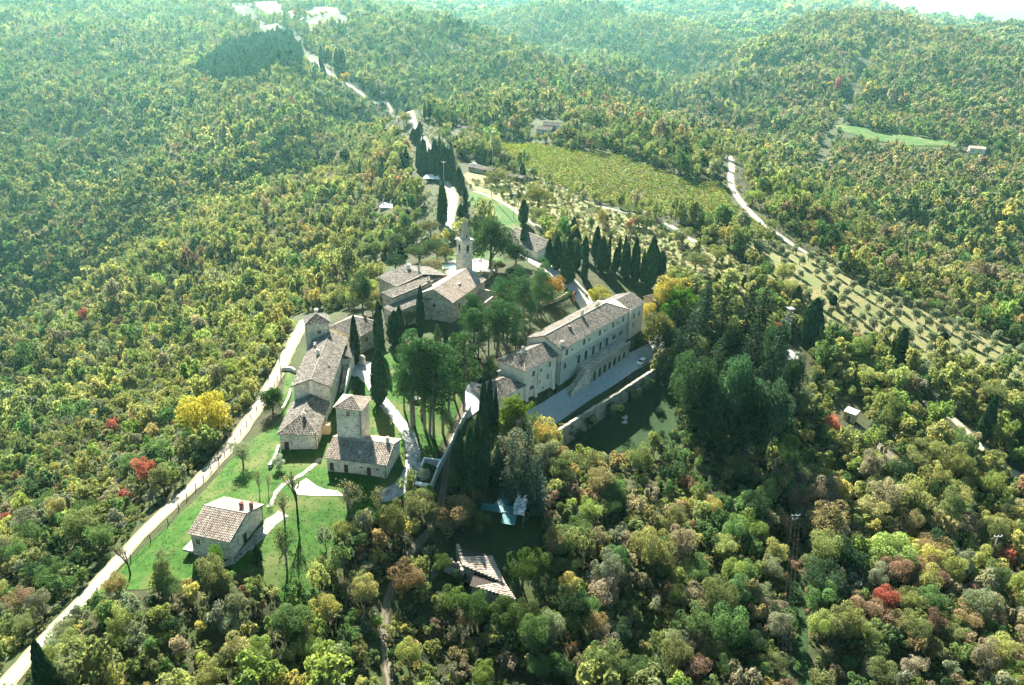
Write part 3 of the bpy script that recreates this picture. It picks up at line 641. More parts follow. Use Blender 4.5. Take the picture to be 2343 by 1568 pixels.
# --- church: nave, bell tower
ZE = 8.0; A_ = atz(*c2(605, 1085), ZE); B_ = atz(*c2(1110, 1165), ZE); rz = R(-22); L = 12.8; D = 23
ch = thing('church', 'stone church with blind gable, round oculus and half shaded tile roof', 'church', (A_[0], A_[1] - 1, 0), rz)
mb = MB(); walls_y(mb, L, D, -2.5, ZE, 11.0, .35, xr=.5); mb.build('wall', 'stone2', ch)
mb = MB(); gable_roof_y(mb, L, D, ZE, 11.0, 0, 0, .36); rf = mb.build('roof', ['tile', 'under'], ch)
oc = MB(); oc.face([(L * .52 + .55 * math.cos(R(t)), .33, 6.0 + .55 * math.sin(R(t))) for t in range(0, 360, 20)]); oc.build('oculus', 'dark', ch)
opening(ch, 'window', (L - .35, 5, 4.5), *RIGHT, .9, 1.8, ('stone2', 'dark'), True); opening(ch, 'window', (L - .35, 12, 4.5), *RIGHT, .9, 1.8, ('stone2', 'dark'), True)
mb = MB()
for y in (10.2, 10.6, 11.0, 11.4): mb.box(L * .72, L * .72 + .3, y, y + .3, 9.9, 10.1)
mb.build('roof_light', 'white', rf)
mb = MB(); mb.box(L - .3, L + 5, 18.6, 19.0, -1, 6.4); mb.box(L + 4.6, L + 5, 9, 18.6, -1, 5.2); mb.build('side_wall', 'stone2', ch)
bc = atz(*c2(1213, 885), 5)
bt = thing('bell_tower', 'slender stone bell tower with arched belfry and pointed octagonal spire', 'bell tower', (bc[0], bc[1] + 2.4, 0), R(45 - 8))
hs = 1.95
mb = MB(); mb.box(-hs, hs, -hs, hs, -1, 11.9); mb.build('shaft', 'stone', bt)
mb = MB(); mb.box(-hs - .12, hs + .12, -hs - .12, hs + .12, 11.9, 12.25); mb.build('string_course', 'trim', bt)
mb = MB(); h2 = hs - .08; mb.box(-h2, h2, -h2, h2, 12.25, 17.0)
bf = mb.build('belfry', 'stone', bt)
for t, n in (((1, 0, 0), (0, -1, 0)), ((0, 1, 0), (1, 0, 0)), ((0, 1, 0), (-1, 0, 0)), ((1, 0, 0), (0, 1, 0))):
    n_ = Vector(n); opening(bf, 'belfry_arch', tuple(n_ * h2 + Vector((0, 0, 12.9))), t, n, .9, 3.0, ('trim', 'dark'), True)  # flat dark pane paints the shade inside the open belfry
    bl = MB(); q = n_ * (h2 + .02); bl.lathe([(.32, 13.1), (.26, 13.25), (.2, 13.6), (.1, 13.75), (.02, 13.8)], 10, (q.x, q.y)); bl.build('bell', 'galv', bf)
mb = MB(); mb.box(-hs - .35, hs + .35, -hs - .35, hs + .35, 17.0, 17.3); mb.box(-hs - .15, hs + .15, -hs - .15, hs + .15, 17.3, 17.6); mb.build('cornice', 'trim', bt)
mb = MB(); mb.lathe([(1.85, 17.6), (1.7, 18.2), (1.1, 21.0), (.12, 24.5), (.05, 24.8)], 8); spi = mb.build('spire', 'stone2', bt)
opening(spi, 'window', (-.3, -1.62, 18.2), (1, 0, 0), (0, -1, .1), .5, 1.0, ('trim', 'dark'))
mb = MB(); mb.tube([(0, 0, 24.7), (0, 0, 25.9)], .05, 5); mb.tube([(-.35, 0, 25.5), (.35, 0, 25.5)], .05, 5); mb.build('cross', 'iron', bt)
# --- rectory: three stepped lean-to roofs
rA = atz(*c2(220, 1245), 6.2)
rc = thing('rectory', 'stepped stone parish house with three lean-to tile roofs left of the church', 'house', (rA[0], rA[1], 0), R(-48))
wl, rr = MB(), MB()
def shed(x0, x1, y0, y1, zl, zh, zb=-3):
    q = .3; wl.hexa([(x0 + q, y0 + q, zb), (x1 - q, y0 + q, zb), (x1 - q, y1 - q, zb), (x0 + q, y1 - q, zb)],
                    [(x0 + q, y0 + q, zl - .12), (x1 - q, y0 + q, zl - .12), (x1 - q, y1 - q, zh - .18), (x0 + q, y1 - q, zh - .18)])
    slope(rr, (x0, y0, zl), (x1, y0, zl), (x1, y1, zh), (x0, y1, zh), .33)
shed(0, 6.0, 0, 14.5, 6.2, 8.2); shed(-5.4, .6, 3.0, 17.5, 8.4, 10.6); shed(-15.5, -4.8, 8.0, 17.8, 9.2, 11.2)
slope(rr, (-4.8, 27, 9.0), (-15.5, 27, 9.0), (-15.5, 17.8, 11.2), (-4.8, 17.8, 11.2), .33); wl.box(-15.2, -5.1, 17.4, 26.6, -3, 9.0)
wl.build('wall', 'stone2', rc); rf = rr.build('roof', ['tileold', 'under'], rc)
for a, b in (((-15.5, 17.8, 11.25), (-4.8, 17.8, 11.25)), ((-5.0, 8, 9.3), (-5.0, 17.6, 11.2)), ((.3, 3, 8.5), (.3, 17.5, 10.7))): cp = MB(); cap(cp, a, b); cp.build('ridge_cap', 'tile', rf)
chimney(rf, -1.0, 16.6, 10.2, 1.1, .7, 'plaster'); chimney(rf, -12, 17.0, 10.8, 1.4, .8, 'plaster2', 'white'); chimney(rf, -8.5, 18.4, 10.9, 1.5, .6, 'plaster2')
for y in (4, 9): opening(rc, 'window', (5.7, y, 3.6), *RIGHT, .8, 1.2, ('stone2', 'dark'))
opening(rc, 'window', (2.6, .3, 3.4), *FRONT, .8, 1.2, ('stone2', 'dark')); opening(rc, 'window', (-9.5, 8.3, 5.5), *FRONT, .8, 1.2, ('stone2', 'dark'))
mb = MB(); mb.tube([(5.78, 9.6, -1), (5.78, 9.6, 7.4)], .06); mb.build('downpipe', 'iron', rc)
# --- main building
ZE = 6.6; loc, rz, L = frame2(c3(770, 725), c3(1395, 365), ZE); D = 11.4; mlen = L
mn = thing('convent', 'long cream two storey building with stone arcade terrace above the forecourt road', 'building', loc, rz)
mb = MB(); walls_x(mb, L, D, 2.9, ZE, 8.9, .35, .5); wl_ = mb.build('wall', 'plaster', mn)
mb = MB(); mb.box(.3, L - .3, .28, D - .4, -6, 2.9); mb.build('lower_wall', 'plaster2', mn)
mb = MB(); mb.box(.3, L - .3, .2, .34, 2.9, 3.05); mb.build('string_course', 'trim', mn)
mb = MB()
slope(mb, (0, 0, ZE), (L, 0, ZE), (L - 5.5, D / 2, 8.9), (0, D / 2, 8.9), .34); slope(mb, (L, D, ZE), (0, D, ZE), (0, D / 2, 8.9), (L - 5.5, D / 2, 8.9), .34); slope(mb, (L, 0, ZE), (L, D, ZE), (L - 5.5, D / 2, 8.9), (L - 5.5, D / 2, 8.9), .34)
rf = mb.build('roof', ['tileold', 'under'], mn)
for a, b in (((0, D / 2, 8.95), (L - 5.5, D / 2, 8.95)), ((L, 0, ZE), (L - 5.4, D / 2, 8.95)), ((L, D, ZE), (L - 5.4, D / 2, 8.95))): cp = MB(); cap(cp, a, b, r=.2); cp.build('ridge_cap', 'tile', rf)
chimney(rf, L * .5, D * .5, 8.6, 1.5, .7, 'plaster'); chimney(rf, L * .27, D * .36, 8.0, .6, .7, 'brick'); chimney(rf, 1.6, .9, 6.6, 1.4, .9, 'plaster'); chimney(rf, L * .8, D * .62, 8.2, .8, .7, 'stone'); chimney(rf, L * .74, D * .55, 8.5, .7, .6, 'stone')
for k, x in enumerate((3.2, 11.8, 20.2, 27.6, 33.6)):
    opening(mn, 'window', (x, .35, 4.1), *FRONT, 1.0, 1.5, ('trim', 'dark'))
    if k < 4 or 1:
        ro = MB(); ro.lathe([(.34, 0), (.34, .05)], 14); ro.v = [(x + 2.6 + a, .33 - c, 4.75 + b) for a, b, c in ro.v]
        if k < 4: ro.build('round_window', 'dark', mn)
for x in (9.6, 13.2, 17.2, 21.0, 24.6): opening(mn, 'door', (x, .28, -.6), *FRONT, 1.15, 2.5, ('trim', 'dark'))
for x in (28.6, 32.6): opening(mn, 'window', (x, .28, .2), *FRONT, 1.7, 1.3, ('trim', 'dark'))
opening(mn, 'window', (2.6, .28, .4), *FRONT, 1.0, 1.4, ('trim', 'dark'))
for x in (7.9, 15.2, 19.2, 22.9, 26.8): lm = MB(); lm.box(x - .12, x + .12, .0, .27, 1.7, 2.0); lm.build('wall_lamp', 'iron', mn)
te = MB(); te.box(8.6, 30.5, -4.1, .2, -6, -.72); tr = te.build('terrace', 'stone2', mn)
pa = MB(); pa.box(8.6, 30.5, -4.3, -3.95, -.72, .2); pa.build('parapet', 'stone2', tr)
for k in range(7): opening(tr, 'arch', (11.2 + k * 2.7, -4.1, -5.2), *FRONT, 1.35, 3.1, ('stone2', 'dark'), True)  # open arches filled with dark panes, the shade within painted flat
stt = MB()
for k in range(16): stt.box(8.6 - (k + 1) * .55, 8.6 - k * .55, -3.9, -1.9, -6, -.75 - k * .28)
sta = stt.build('staircase', 'stone2', mn)
pp = MB(); pp.hexa([(-.4, -4.3, -6), (8.6, -4.3, -6), (8.6, -3.92, -6), (-.4, -3.92, -6)], [(-.4, -4.3, -4.6), (8.6, -4.3, .2), (8.6, -3.92, .2), (-.4, -3.92, -4.6)]); pp.build('parapet', 'stone', sta)
gutter(mn, .2, .15, -5, ZE); gutter(mn, L - .5, .2, -1, ZE); gutter(mn, L * .97, .2, -1, ZE)
# --- left block with hip roof and buttresses
ZE = 5.0; P0 = atz(*c3(440, 915), ZE)
lb = thing('hip_roof_wing', 'three storey cream wing with hipped dark tile roof and sloping buttresses', 'building', tuple(P0[:2]) + (0,), R(50))
L, D = 13.6, 9.4
mb = MB(); mb.box(.35, L - .3, .35, D - .35, -6.5, ZE - .02); mb.build('wall', 'plaster', lb)
mb = MB(); hip_roof_x(mb, L, D, ZE, 7.1, 4.6, 0, .31); rf = mb.build('roof', ['tileold', 'under'], lb)
wg = MB(); wg.face([(L - .32, .4, ZE), (L - .32, D - .4, ZE), (L - .32, D / 2, 6.9)]); wg.build('gable', 'plaster', lb)
chimney(rf, L * .45, D * .62, 6.4, 1.0, .7, 'plaster')
for x, b in ((.9, 1.0), (4.6, .8), (11.6, 1.1)):
    mb = MB(); mb.hexa([(x - .5, -b, -6.5), (x + .5, -b, -6.5), (x + .5, .36, -6.5), (x - .5, .36, -6.5)], [(x - .4, .2, 1.0), (x + .4, .2, 1.0), (x + .4, .36, 1.0), (x - .4, .36, 1.0)]); mb.build('buttress', 'plaster', lb)
for x, z, ww, hh in ((3.9, 2.2, .9, 1.4), (10.4, 2.6, .9, 1.4), (6.9, 2.4, .8, .9), (9.1, 3.2, .4, .4), (3.6, -1.3, 1.7, 1.0), (6.6, -.6, .7, .6), (9.9, -.7, .8, 1.5), (3.1, -4.5, .8, .9), (8.1, -2.9, .8, .6)):
    opening(lb, 'window', (x, .35, z), *FRONT, ww, hh, ('plaster', 'dark'))
gutter(lb, 5.5, .25, -4, ZE); gutter(lb, L - .4, .25, -5, ZE)
mb = MB(); mb.tube([(-1.8, 7.5, 2.9), (.6, 7.2, 3.0)], .16, 8); mb.build('awning', 'white', lb)
# --- low annex with hip roof
P0 = atz(*c3(470, 1042), 1.0)
ax = thing('hip_roof_annex', 'low cream annex with shaded dark tile roof, half hidden by a round tree', 'building', tuple(atz(*c3(200, 1165), 1.0)[:2]) + (0,), R(50))
L, D = 10.4, 8.2
mb = MB(); mb.box(.35, L - .3, .35, D - .35, -6.5, .98); mb.build('wall', 'plaster', ax)
mb = MB(); hip_roof_x(mb, L, D, 1.0, 3.0, 4, 4, .31); mb.build('roof', ['tileold', 'under'], ax)
opening(ax, 'window', (8, .35, -1.4), *FRONT, .8, 1.0, ('plaster', 'dark'))
# --- end block at the far right of the convent
P0 = atz(*c3(1400, 368), 6.0)
eb = thing('end_house', 'small cream house with brown tile gable joined to the far end of the convent', 'house', tuple(P0[:2]) + (0,), rz)
L, D = 8.5, 10
mb = MB(); walls_x(mb, L, D, -6, 6.1, 8.1, .3); mb.build('wall', 'plaster', eb)
mb = MB(); gable_roof(mb, L, D, 6.1, 8.1, .5, per=.33); rf = mb.build('roof', ['tileold', 'under'], eb)
for x, z in ((2.4, 2.8), (5.6, 2.6), (2.6, -.2)): opening(eb, 'window', (x, .3, z), *FRONT, .9, 1.4, ('trim', 'dark'))
sd_ = MB(); sd_.tube([(3.4, -.35, 4.3), (3.4, .3, 4.3)], .45, 12); sd_.build('satellite_dish', 'white', eb)
P0 = hit(1492, 705)
gh = thing('gatehouse', 'tiny ochre gatehouse with brown tile roof under the yellow tree', 'house', (P0[0], P0[1], P0[2] - .5), R(40))
mb = MB(); walls_x(mb, 4.4, 4.4, -1, 2.8, 3.9, .25); mb.build('wall', 'ochre', gh)
mb = MB(); gable_roof(mb, 4.4, 4.4, 2.8, 3.9, .5, per=.33); mb.build('roof', ['tileold', 'under'], gh)
opening(gh, 'door', (2.2, .25, 0), *FRONT, .9, 2, ('ochre', 'brown'))
# --- barn behind the church
B_ = atz(*c2(2120, 575), 7.2); r_ = -53; Lb = 22
bn = thing('barn_house', 'long house with grey brown tile roof behind the tall cypresses by the entrance road', 'house', (B_[0] - Lb * math.cos(R(r_)), B_[1] - Lb * math.sin(R(r_)), 0), R(r_))
mb = MB(); walls_x(mb, Lb, 13, -1, 7.2, 10.0, .35); mb.build('wall', 'plaster', bn)
mb = MB(); gable_roof(mb, Lb, 13, 7.2, 10.0, .5, per=.36); rf = mb.build('roof', ['tileold', 'under'], bn)
for a, b in (((0, 6.5, 10.05), (Lb, 6.5, 10.05)), ((6, 0, 7.3), (6, 6.2, 10.0))): cp = MB(); cap(cp, a, b, r=.24); cp.build('ridge_cap', 'tile', rf)
opening(bn, 'window', (Lb - .35, 4, 4), *RIGHT, 1, 1.4, ('trim', 'dark')); opening(bn, 'door', (Lb - .35, 7, 3.6), *RIGHT, 1.2, 2.2, ('trim', 'brown'))
for x in (8, 12, 16): opening(bn, 'window', (x, .35, 5), *FRONT, .9, 1.3, ('trim', 'dark'))
# --- farmhouse beyond the vineyard
p = hit(1228, 318)
fm = thing('farmhouse', 'pale farmhouse with two tile roofs standing in shade above the vineyard', 'farmhouse', tuple(p), R(-12))
mb = MB(); walls_x(mb, 13.5, 9, -3, 8.0, 10.0, .4); mb.v = [(x + 2, y + 6, z) for x, y, z in mb.v]; mb.box(-.5, 9, 0, 6.2, -3, 6.0); mb.box(12.5, 14.5, 4.5, 6.2, -3, 7.2); mb.build('wall', 'plaster2', fm)
mb = MB(); gable_roof(mb, 13.5, 9, 8.0, 10, .5, per=.4); mb.v = [(x + 2, y + 6, z) for x, y, z in mb.v]; slope(mb, (-.8, -.3, 6.0), (9.3, -.3, 6.0), (9.3, 6.1, 7.6), (-.8, 6.1, 7.6), .4); mb.build('roof', ['tileold', 'under'], fm)
for x in (1, 3.4, 6.4, 7.8): opening(fm, 'window', (x, 0, 2.8), *FRONT, .8, 1.2, ('plaster2', 'dark'))
mb = MB(); mb.box(3.9, 4.6, -.3, 0, -3, 5.4); mb.build('drain', 'iron', fm)
# --- small houses in the distance
def small_house(name, label, px, py, w_, d_, h_, rzz, roofmat='tileold', wall='plaster', rise=1.4):
    p = hit(px, py); t = thing(name, label, 'house', tuple(p), R(rzz))
    mb = MB(); walls_x(mb, w_, d_, -2, h_, h_ + rise, .3); mb.build('wall', wall, t)
    mb = MB(); gable_roof(mb, w_, d_, h_, h_ + rise, .5, per=.45); mb.build('roof', [roofmat, 'under'], t)
    for x in (w_ * .25, w_ * .7): opening(t, 'window', (x, .3, h_ * .45), *FRONT, .8, 1.1, ('trim', 'dark'))
    return t
small_house('valley_house', 'tiny pale house among the trees on the far right hillside', 2215, 352, 13, 9, 5, -20, 'tile')
small_house('roadside_house', 'small brown roofed house behind the cypress grove beside the ridge road', 1052, 308, 10, 8, 3.4, -25)
small_house('low_farm_shed', 'long low shed with grey roof above the scrub right of the cypress grove', 1070, 392, 15, 7, 2.2, -38, 'tileold', 'stone2', .9)
small_house('stone_shed', 'low stone shed with flat brown roof among scrub below the vineyard', 1158, 412, 9, 5, 2.0, -30, 'tileold', 'stone2', .6)
# --- white canopy left of the cypress grove
p = hit(998 - 30, 420)
cn = thing('carport', 'white flat roofed carport left of the cypress grove', 'carport', tuple(p), R(-12))
mb = MB(); mb.hexa([(0, 0, 2.6), (8.4, 0, 2.6), (8.4, 6.5, 3.2), (0, 6.5, 3.2)], [(0, 0, 2.75), (8.4, 0, 2.75), (8.4, 6.5, 3.35), (0, 6.5, 3.35)]); mb.build('roof', 'white', cn)
for x in (.3, 8.1):
    for y in (.3, 6.2): q = MB(); q.tube([(x, y, -1), (x, y, 2.6 + y * .09)], .09); q.build('post', 'galv', cn)
p = hit(868, 484)
cn = thing('shed', 'white roofed shed among bushes left of the ridge road', 'shed', tuple(p), R(-8))
mb = MB(); mb.hexa([(0, 0, 2.0), (7.5, 0, 2.0), (7.5, 6, 2.7), (0, 6, 2.7)], [(0, 0, 2.14), (7.5, 0, 2.14), (7.5, 6, 2.84), (0, 6, 2.84)]); mb.build('roof', 'white', cn)
mb = MB(); mb.box(.3, 7.2, .3, 5.7, -1, 2.0); mb.build('wall', 'plaster2', cn)
# --- ruin in the wood
P0 = atz(*c5(445, 1325), -4.6); rzz = R(-24)
ru = thing('ruin', 'derelict stone barn with broken tile roof in the trees below the lane', 'ruin', (P0[0], P0[1], 0), rzz)
def rgd(p0, p1, p2, p3, drop=()):
    return p0
Mi = (Matrix.Translation((P0[0], P0[1], 0)) @ Matrix.Rotation(rzz, 4, 'Z')).inverted()
def rl_(x, y, z): return tuple(Mi @ Vector(atz(*c5(x, y), z)))
mb = MB(); slope(mb, rl_(785, 1425, -6.6), rl_(690, 1285, -6.4), rl_(470, 1215, -5.4), rl_(435, 1318, -5.5), .44, .5, .15, jitter=.09); slope(mb, rl_(700, 1300, -6.0), rl_(600, 1090, -5.6), rl_(345, 1012, -4.2), rl_(395, 1175, -4.7), .44, .5, .15, jitter=.09)
mb.build('roof', ['tile', 'under'], ru)
mb = MB()
for q in (((7.0, 2.9, -6.9), (3.6, 5.4, -6.7), (-1.3, 4.2, -5.7), (-.5, 1.2, -5.8)), ((3.9, 5.0, -6.3), (-.8, 9.6, -5.9), (-6.6, 7.9, -4.6), (-3.2, 4.2, -5.1))):
    mb.hexa([(x, y, -12) for x, y, z in q], q)
n = 18
for k in range(n):
    f = k / n; x, y, z = -7.1 + 3.6 * f, 8.2 - 4.1 * f, -4.3 - .5 * f; s_ = .26; mb.box(x - s_, x + s_, y - s_, y + s_, -11, z + random.uniform(-.1, .45))
mb.build('wall', 'ruin', ru)
mb = MB(); ring = [(-8.6, 1.6), (-8.4, 4.4), (-7.0, 5.5), (-4.6, 4.8), (-3.4, 3.2)]
for i in range(4):
    a, b = Vector(ring[i] + (0,)), Vector(ring[i + 1] + (0,)); n = int((b - a).length / .3)
    for k in range(n):
        p = a + (b - a) * (k / n); h = -5.3 + random.uniform(-.3, .3) + .3 * math.sin(i * 2 + k * .4); s_ = .24; mb.box(p.x - s_, p.x + s_, p.y - s_, p.y + s_, -11, h)
mb.build('roofless_room', 'ruin', ru)
mb = MB(); mb.face([(-7.9, 4.1, -9), (-4.6, 4.3, -9), (-4.6, 4.3, -5.9), (-7.9, 4.1, -5.9)]); mb.build('inner_plaster', 'plaster2', ru)
# --- sheet metal shelter
P0 = atz(*c5(515, 735), -4.2)
mt = thing('metal_shelter', 'patched shelter of blue grey metal sheets below the cypress clump', 'shelter', (P0[0], P0[1], hz(P0[0], P0[1])), R(-9))
zz = -4.2 - hz(P0[0], P0[1])
def sheet(x0, x1, y0, y1, z0, z1, mat='bluemetal', n=0):
    q = MB(); st = .18; k = max(1, int((x1 - x0) / st))
    for j in range(k):
        a, b = x0 + (x1 - x0) * j / k, x0 + (x1 - x0) * (j + 1) / k; c = .03 if j % 2 else 0
        q.hexa([(a, y0, z0 + c - .04), (b, y0, z0 + c - .04), (b, y1, z1 + c - .04), (a, y1, z1 + c - .04)], [(a, y0, z0 + c), (b, y0, z0 + c), (b, y1, z1 + c), (a, y1, z1 + c)])
    return q.build('metal_sheet', mat, mt)
sheet(0, 2.6, .2, 2.0, zz - .2, zz + .1); sheet(2.4, 4.4, -.2, 2.4, zz, zz + .3); sheet(4.3, 6.8, 0, 2.2, zz + .05, zz + .2); sheet(2.8, 5.0, 2.4, 3.9, zz + .3, zz + .5)
sheet(4.6, 7.4, -2.6, -.1, zz - .7, zz - .1); sheet(6.6, 8.8, -.2, 4.6, zz + .1, zz + .7, 'galv')
for x in (.2, 4.5, 8.6):
    for y in (.3, 2.2): q = MB(); q.tube([(x, y, -1.5), (x, y, zz)], .07); q.build('post', 'wood', mt)
jk = MB()
for k in range(26):
    x, y = random.uniform(6.6, 8.7), random.uniform(0, 5.4); s = random.uniform(.08, .3); jk.box(x - s, x + s, y - s * .7, y + s * .7, zz + .25 + y * .12, zz + .32 + y * .12 + s * .5)
jk.box(6.5, 6.75, .6, 6.4, zz + .7, zz + .85); jk.box(5.4, 7.0, 6.1, 6.35, zz + .8, zz + .95); jk.build('scrap_pile', 'white', mt)
p = hit(1158, 1135)
bd = thing('barrel', 'blue plastic barrel lying behind the metal shelter', 'barrel', (p[0] + 2.8, p[1] + 1.5, p[2] + .6), R(20))
q = MB(); q.tube([(0, -1, 0), (0, -.9, 0), (0, 0, 0), (0, .9, 0), (0, 1, 0)], [.4, .46, .5, .46, .4], 12); bd_ = q.build('drum', plain('blue_plastic', (.03, .16, .32), .4), bd)
# --- utility hut
P0 = hit(1944, 962)
ut = thing('utility_hut', 'small tan box hut with white sloping lid on the right slope', 'hut', (P0[0], P0[1], P0[2]), R(-42))
mb = MB(); mb.box(-1.5, 1.5, -1.2, 1.2, -1, 2.7); mb.build('wall', 'ochre', ut)
mb = MB(); mb.hexa([(-1.65, -1.35, 2.7), (1.65, -1.35, 2.7), (1.65, 1.35, 3.0), (-1.65, 1.35, 3.0)], [(-1.65, -1.35, 2.85), (1.65, -1.35, 2.85), (1.65, 1.35, 3.15), (-1.65, 1.35, 3.15)]); mb.box(-1.2, -.7, .6, 1.0, 3.1, 3.4); mb.build('lid', 'white', ut)
opening(ut, 'door', (0, -1.2, 0), *FRONT, .9, 2, ('white', 'wood'))
# --- lattice mast
P0 = hit(1790, 800)
mt_ = thing('lattice_mast', 'grey steel lattice mast leaning by the dark cypresses', 'mast', tuple(P0), R(15))
tz = top_z(P0[0], P0[1], P0[2], 706) - P0[2]; s = .8; q = MB()
for x in (-s, s):
    for y in (-s, s): q.tube([(x, y, -1), (x, y, tz)], .07, 4)
n = int(tz / 1.2)
for k in range(n):
    a, b = k * tz / n, (k + 1) * tz / n
    for (x0, y0), (x1, y1) in (((-s, -s), (s, -s)), ((s, -s), (s, s)), ((s, s), (-s, s)), ((-s, s), (-s, -s))):
        q.bar((x0, y0, b), (x1, y1, b), .05); q.bar((x0, y0, a), (x1, y1, b), .05)
q.build('lattice', 'greysteel', mt_)
q = MB(); q.box(-1.0, 1.0, -1.0, 1.0, tz, tz + .12); q.build('head_platform', 'greysteel', mt_)
q = MB(); q.tube([(1.1, -.4, -.5), (1.1, -.4, tz)], .04, 4); q.tube([(1.3, .2, -.5), (1.3, .2, tz)], .04, 4); q.build('hoist_cable', 'galv', mt_)
# ================================================================== walls, fence, hedge
def wall(name, label, cat, pp, h, t, mat, below=1.5, step=1.2, wob=.04, batter=0, world=False):
    l = smooth_line(pp if world else wline(pp), step); z = hts(l); mb = MB(); pr = None
    o = np.array(l[0]); zo = float(z[0])
    for i, p in enumerate(l):
        d = l[min(i + 1, len(l) - 1)] - l[max(i - 1, 0)]; d = d / (np.hypot(*d) + 1e-9); nn = np.array((-d[1], d[0]))
        hh = h + random.uniform(-wob, wob); tt = t / 2
        c = [tuple(p - o - nn * (tt + batter)) + (z[i] - below - zo,), tuple(p - o + nn * (tt + batter)) + (z[i] - below - zo,), tuple(p - o + nn * tt) + (z[i] + hh - zo,), tuple(p - o - nn * tt) + (z[i] + hh - zo,)]
        if pr:
            for a, b in ((0, 1), (1, 2), (2, 3), (3, 0)): mb.face([pr[a], pr[b], c[b], c[a]][::-1])
        else: mb.face([c[0], c[1], c[2], c[3]])
        pr = c
    mb.face([pr[3], pr[2], pr[1], pr[0]])
    ob = mb.build(name, mat, label=label, category=cat); ob.location = (o[0], o[1], zo); return ob
A_, B_ = Vector(atz(1258, 1000, -5.2)), Vector(atz(1500, 846, -5.2)); Lw = (B_ - A_).length; mb = MB(); n = int(Lw / .8)
for k in range(n):
    mb.hexa([(k * Lw / n, -.9, -10), ((k + 1) * Lw / n, -.9, -10), ((k + 1) * Lw / n, .4, -10), (k * Lw / n, .4, -10)], [(k * Lw / n, -.35, t_ := .5 + random.uniform(-.12, .12)), ((k + 1) * Lw / n, -.35, t_), ((k + 1) * Lw / n, .4, t_), (k * Lw / n, .4, t_)])
rw_ = mb.build('retaining_wall', 'ruin', label='long rough stone retaining wall between the forecourt road and the lower lawn', category='wall'); rw_.location = A_; rw_.rotation_euler = (0, 0, math.atan2((B_ - A_).y, (B_ - A_).x))
wall('lane_wall', 'grey plastered wall along the lane below the pine garden', 'wall', [(1076,940),(1050,985),(1022,1045),(1000,1090),(985,1128)], 1.7, .35, 'plaster2', 2.5, 1.5)
wall('courtyard_wall', 'broken stone courtyard wall between the long house and the garden path', 'wall', [c1(560,455), c1(640,470), c1(725,490)], 2.6, .5, 'stone', 1.5, .8, .25)
wall('road_wall', 'low pale wall beside the entrance road under the cypresses', 'wall', [(1300,636),(1322,658),(1345,682)], 1.3, .4, 'stone', 1, 1.5)
wall('garden_wall', 'low curved stone wall beneath the orange shrubs by the entrance road', 'wall', [c3(560,330), c3(680,300), c3(780,255), c3(830,215)], 1.0, .5, 'stone2', 1, 1)
wall('field_wall', 'dry stone wall running past the house behind the church', 'wall', [(1225,520),(1260,535),(1300,555)], 1.0, .5, 'stone', 1, 1.5, .1)
wall('house_wall', 'low stone boundary wall left of the low house', 'wall', [c1(160,690), c1(140,760), c1(95,840)], .9, .4, 'stone', 1, .8, .1)
wall('bank_wall', 'low rubble wall and bank beside the low house terrace', 'wall', [c1(70,1110), c1(45,1190), c1(0,1270)], .8, .6, 'pebble', 1, .6, .15)
wall('side_yard_wall', 'short stone wall between dirt road and tower', 'wall', [c1(95,530), c1(150,525), c1(195,545)], 1.0, .4, 'stone', 1, .8, .1)
hd = [c3(430, 385), c3(560, 345), c3(700, 305), c3(800, 275), c3(880, 262)]
# --- storage pen by the lane wall
P0 = hit(985, 1075)
pn = thing('bin_enclosure', 'roofless white framed plaster bin enclosure against the lane wall', 'enclosure', tuple(P0), R(-8))
q = MB(); q.box(-1.6, 1.6, 1.6, 1.85, -1, 1.5); q.box(-1.85, -1.6, -1.2, 1.85, -1, 1.5); q.box(1.6, 1.85, -1.2, 1.85, -1, 1.5); q.build('wall', 'plaster2', pn)
q = MB(); q.box(-1.9, 1.9, 1.55, 1.9, 1.5, 1.62); q.box(-1.9, -1.55, -1.25, 1.55, 1.5, 1.62); q.box(1.55, 1.9, -1.25, 1.55, 1.5, 1.62); q.build('coping', 'white', pn)
P0 = hit(966, 1112)
pn = thing('step_block', 'low white rendered block below the white bush beside the lane wall', 'block', tuple(P0), R(-14))
q = MB(); q.box(-1.5, 1.5, -.6, .3, -1, .5); q.build('block', 'plaster', pn); q = MB(); q.box(-1.6, 1.6, -.7, .4, .5, .6); q.build('coping', 'white', pn)
# --- rail fence along the dirt road
fp = [c1(105,520), c1(60,600), (600,925), (575,960), c4(690,60), c4(620,140), c4(545,240), c4(450,340), c4(360,445), c4(262,560), c4(155,680), c4(55,800), (385,1200), (345,1240), (300,1285), (262,1322), (223,1360), (183,1400)]
fl = smooth_line(wline(fp), 2.6); fo = fl[0]
fn = thing('fence', 'rustic crossed rail wooden fence between the dirt road and the lawn', 'fence', (fo[0], fo[1], hz(*fo)))
pv_ = None
for i, p in enumerate(fl):
    b = Vector((p[0] - fo[0], p[1] - fo[1], hz(*p) - fn.location.z)); q = MB(); lean = Vector((random.uniform(-.1, .1), random.uniform(-.1, .1), 1.45)); q.tube([b - Vector((0, 0, .4)), b + lean], [.1, .08], 6); q.build('post', 'bark', fn)
    if pv_ is not None:
        q = MB(); u = Vector((0, 0, 1)); q.tube([pv_ + u * .2, b + u * 1.15], .035, 5); q.tube([pv_ + u * 1.1, b + u * .5], .035, 5); q.build('crossed_rails', 'bark', fn)
    pv_ = b
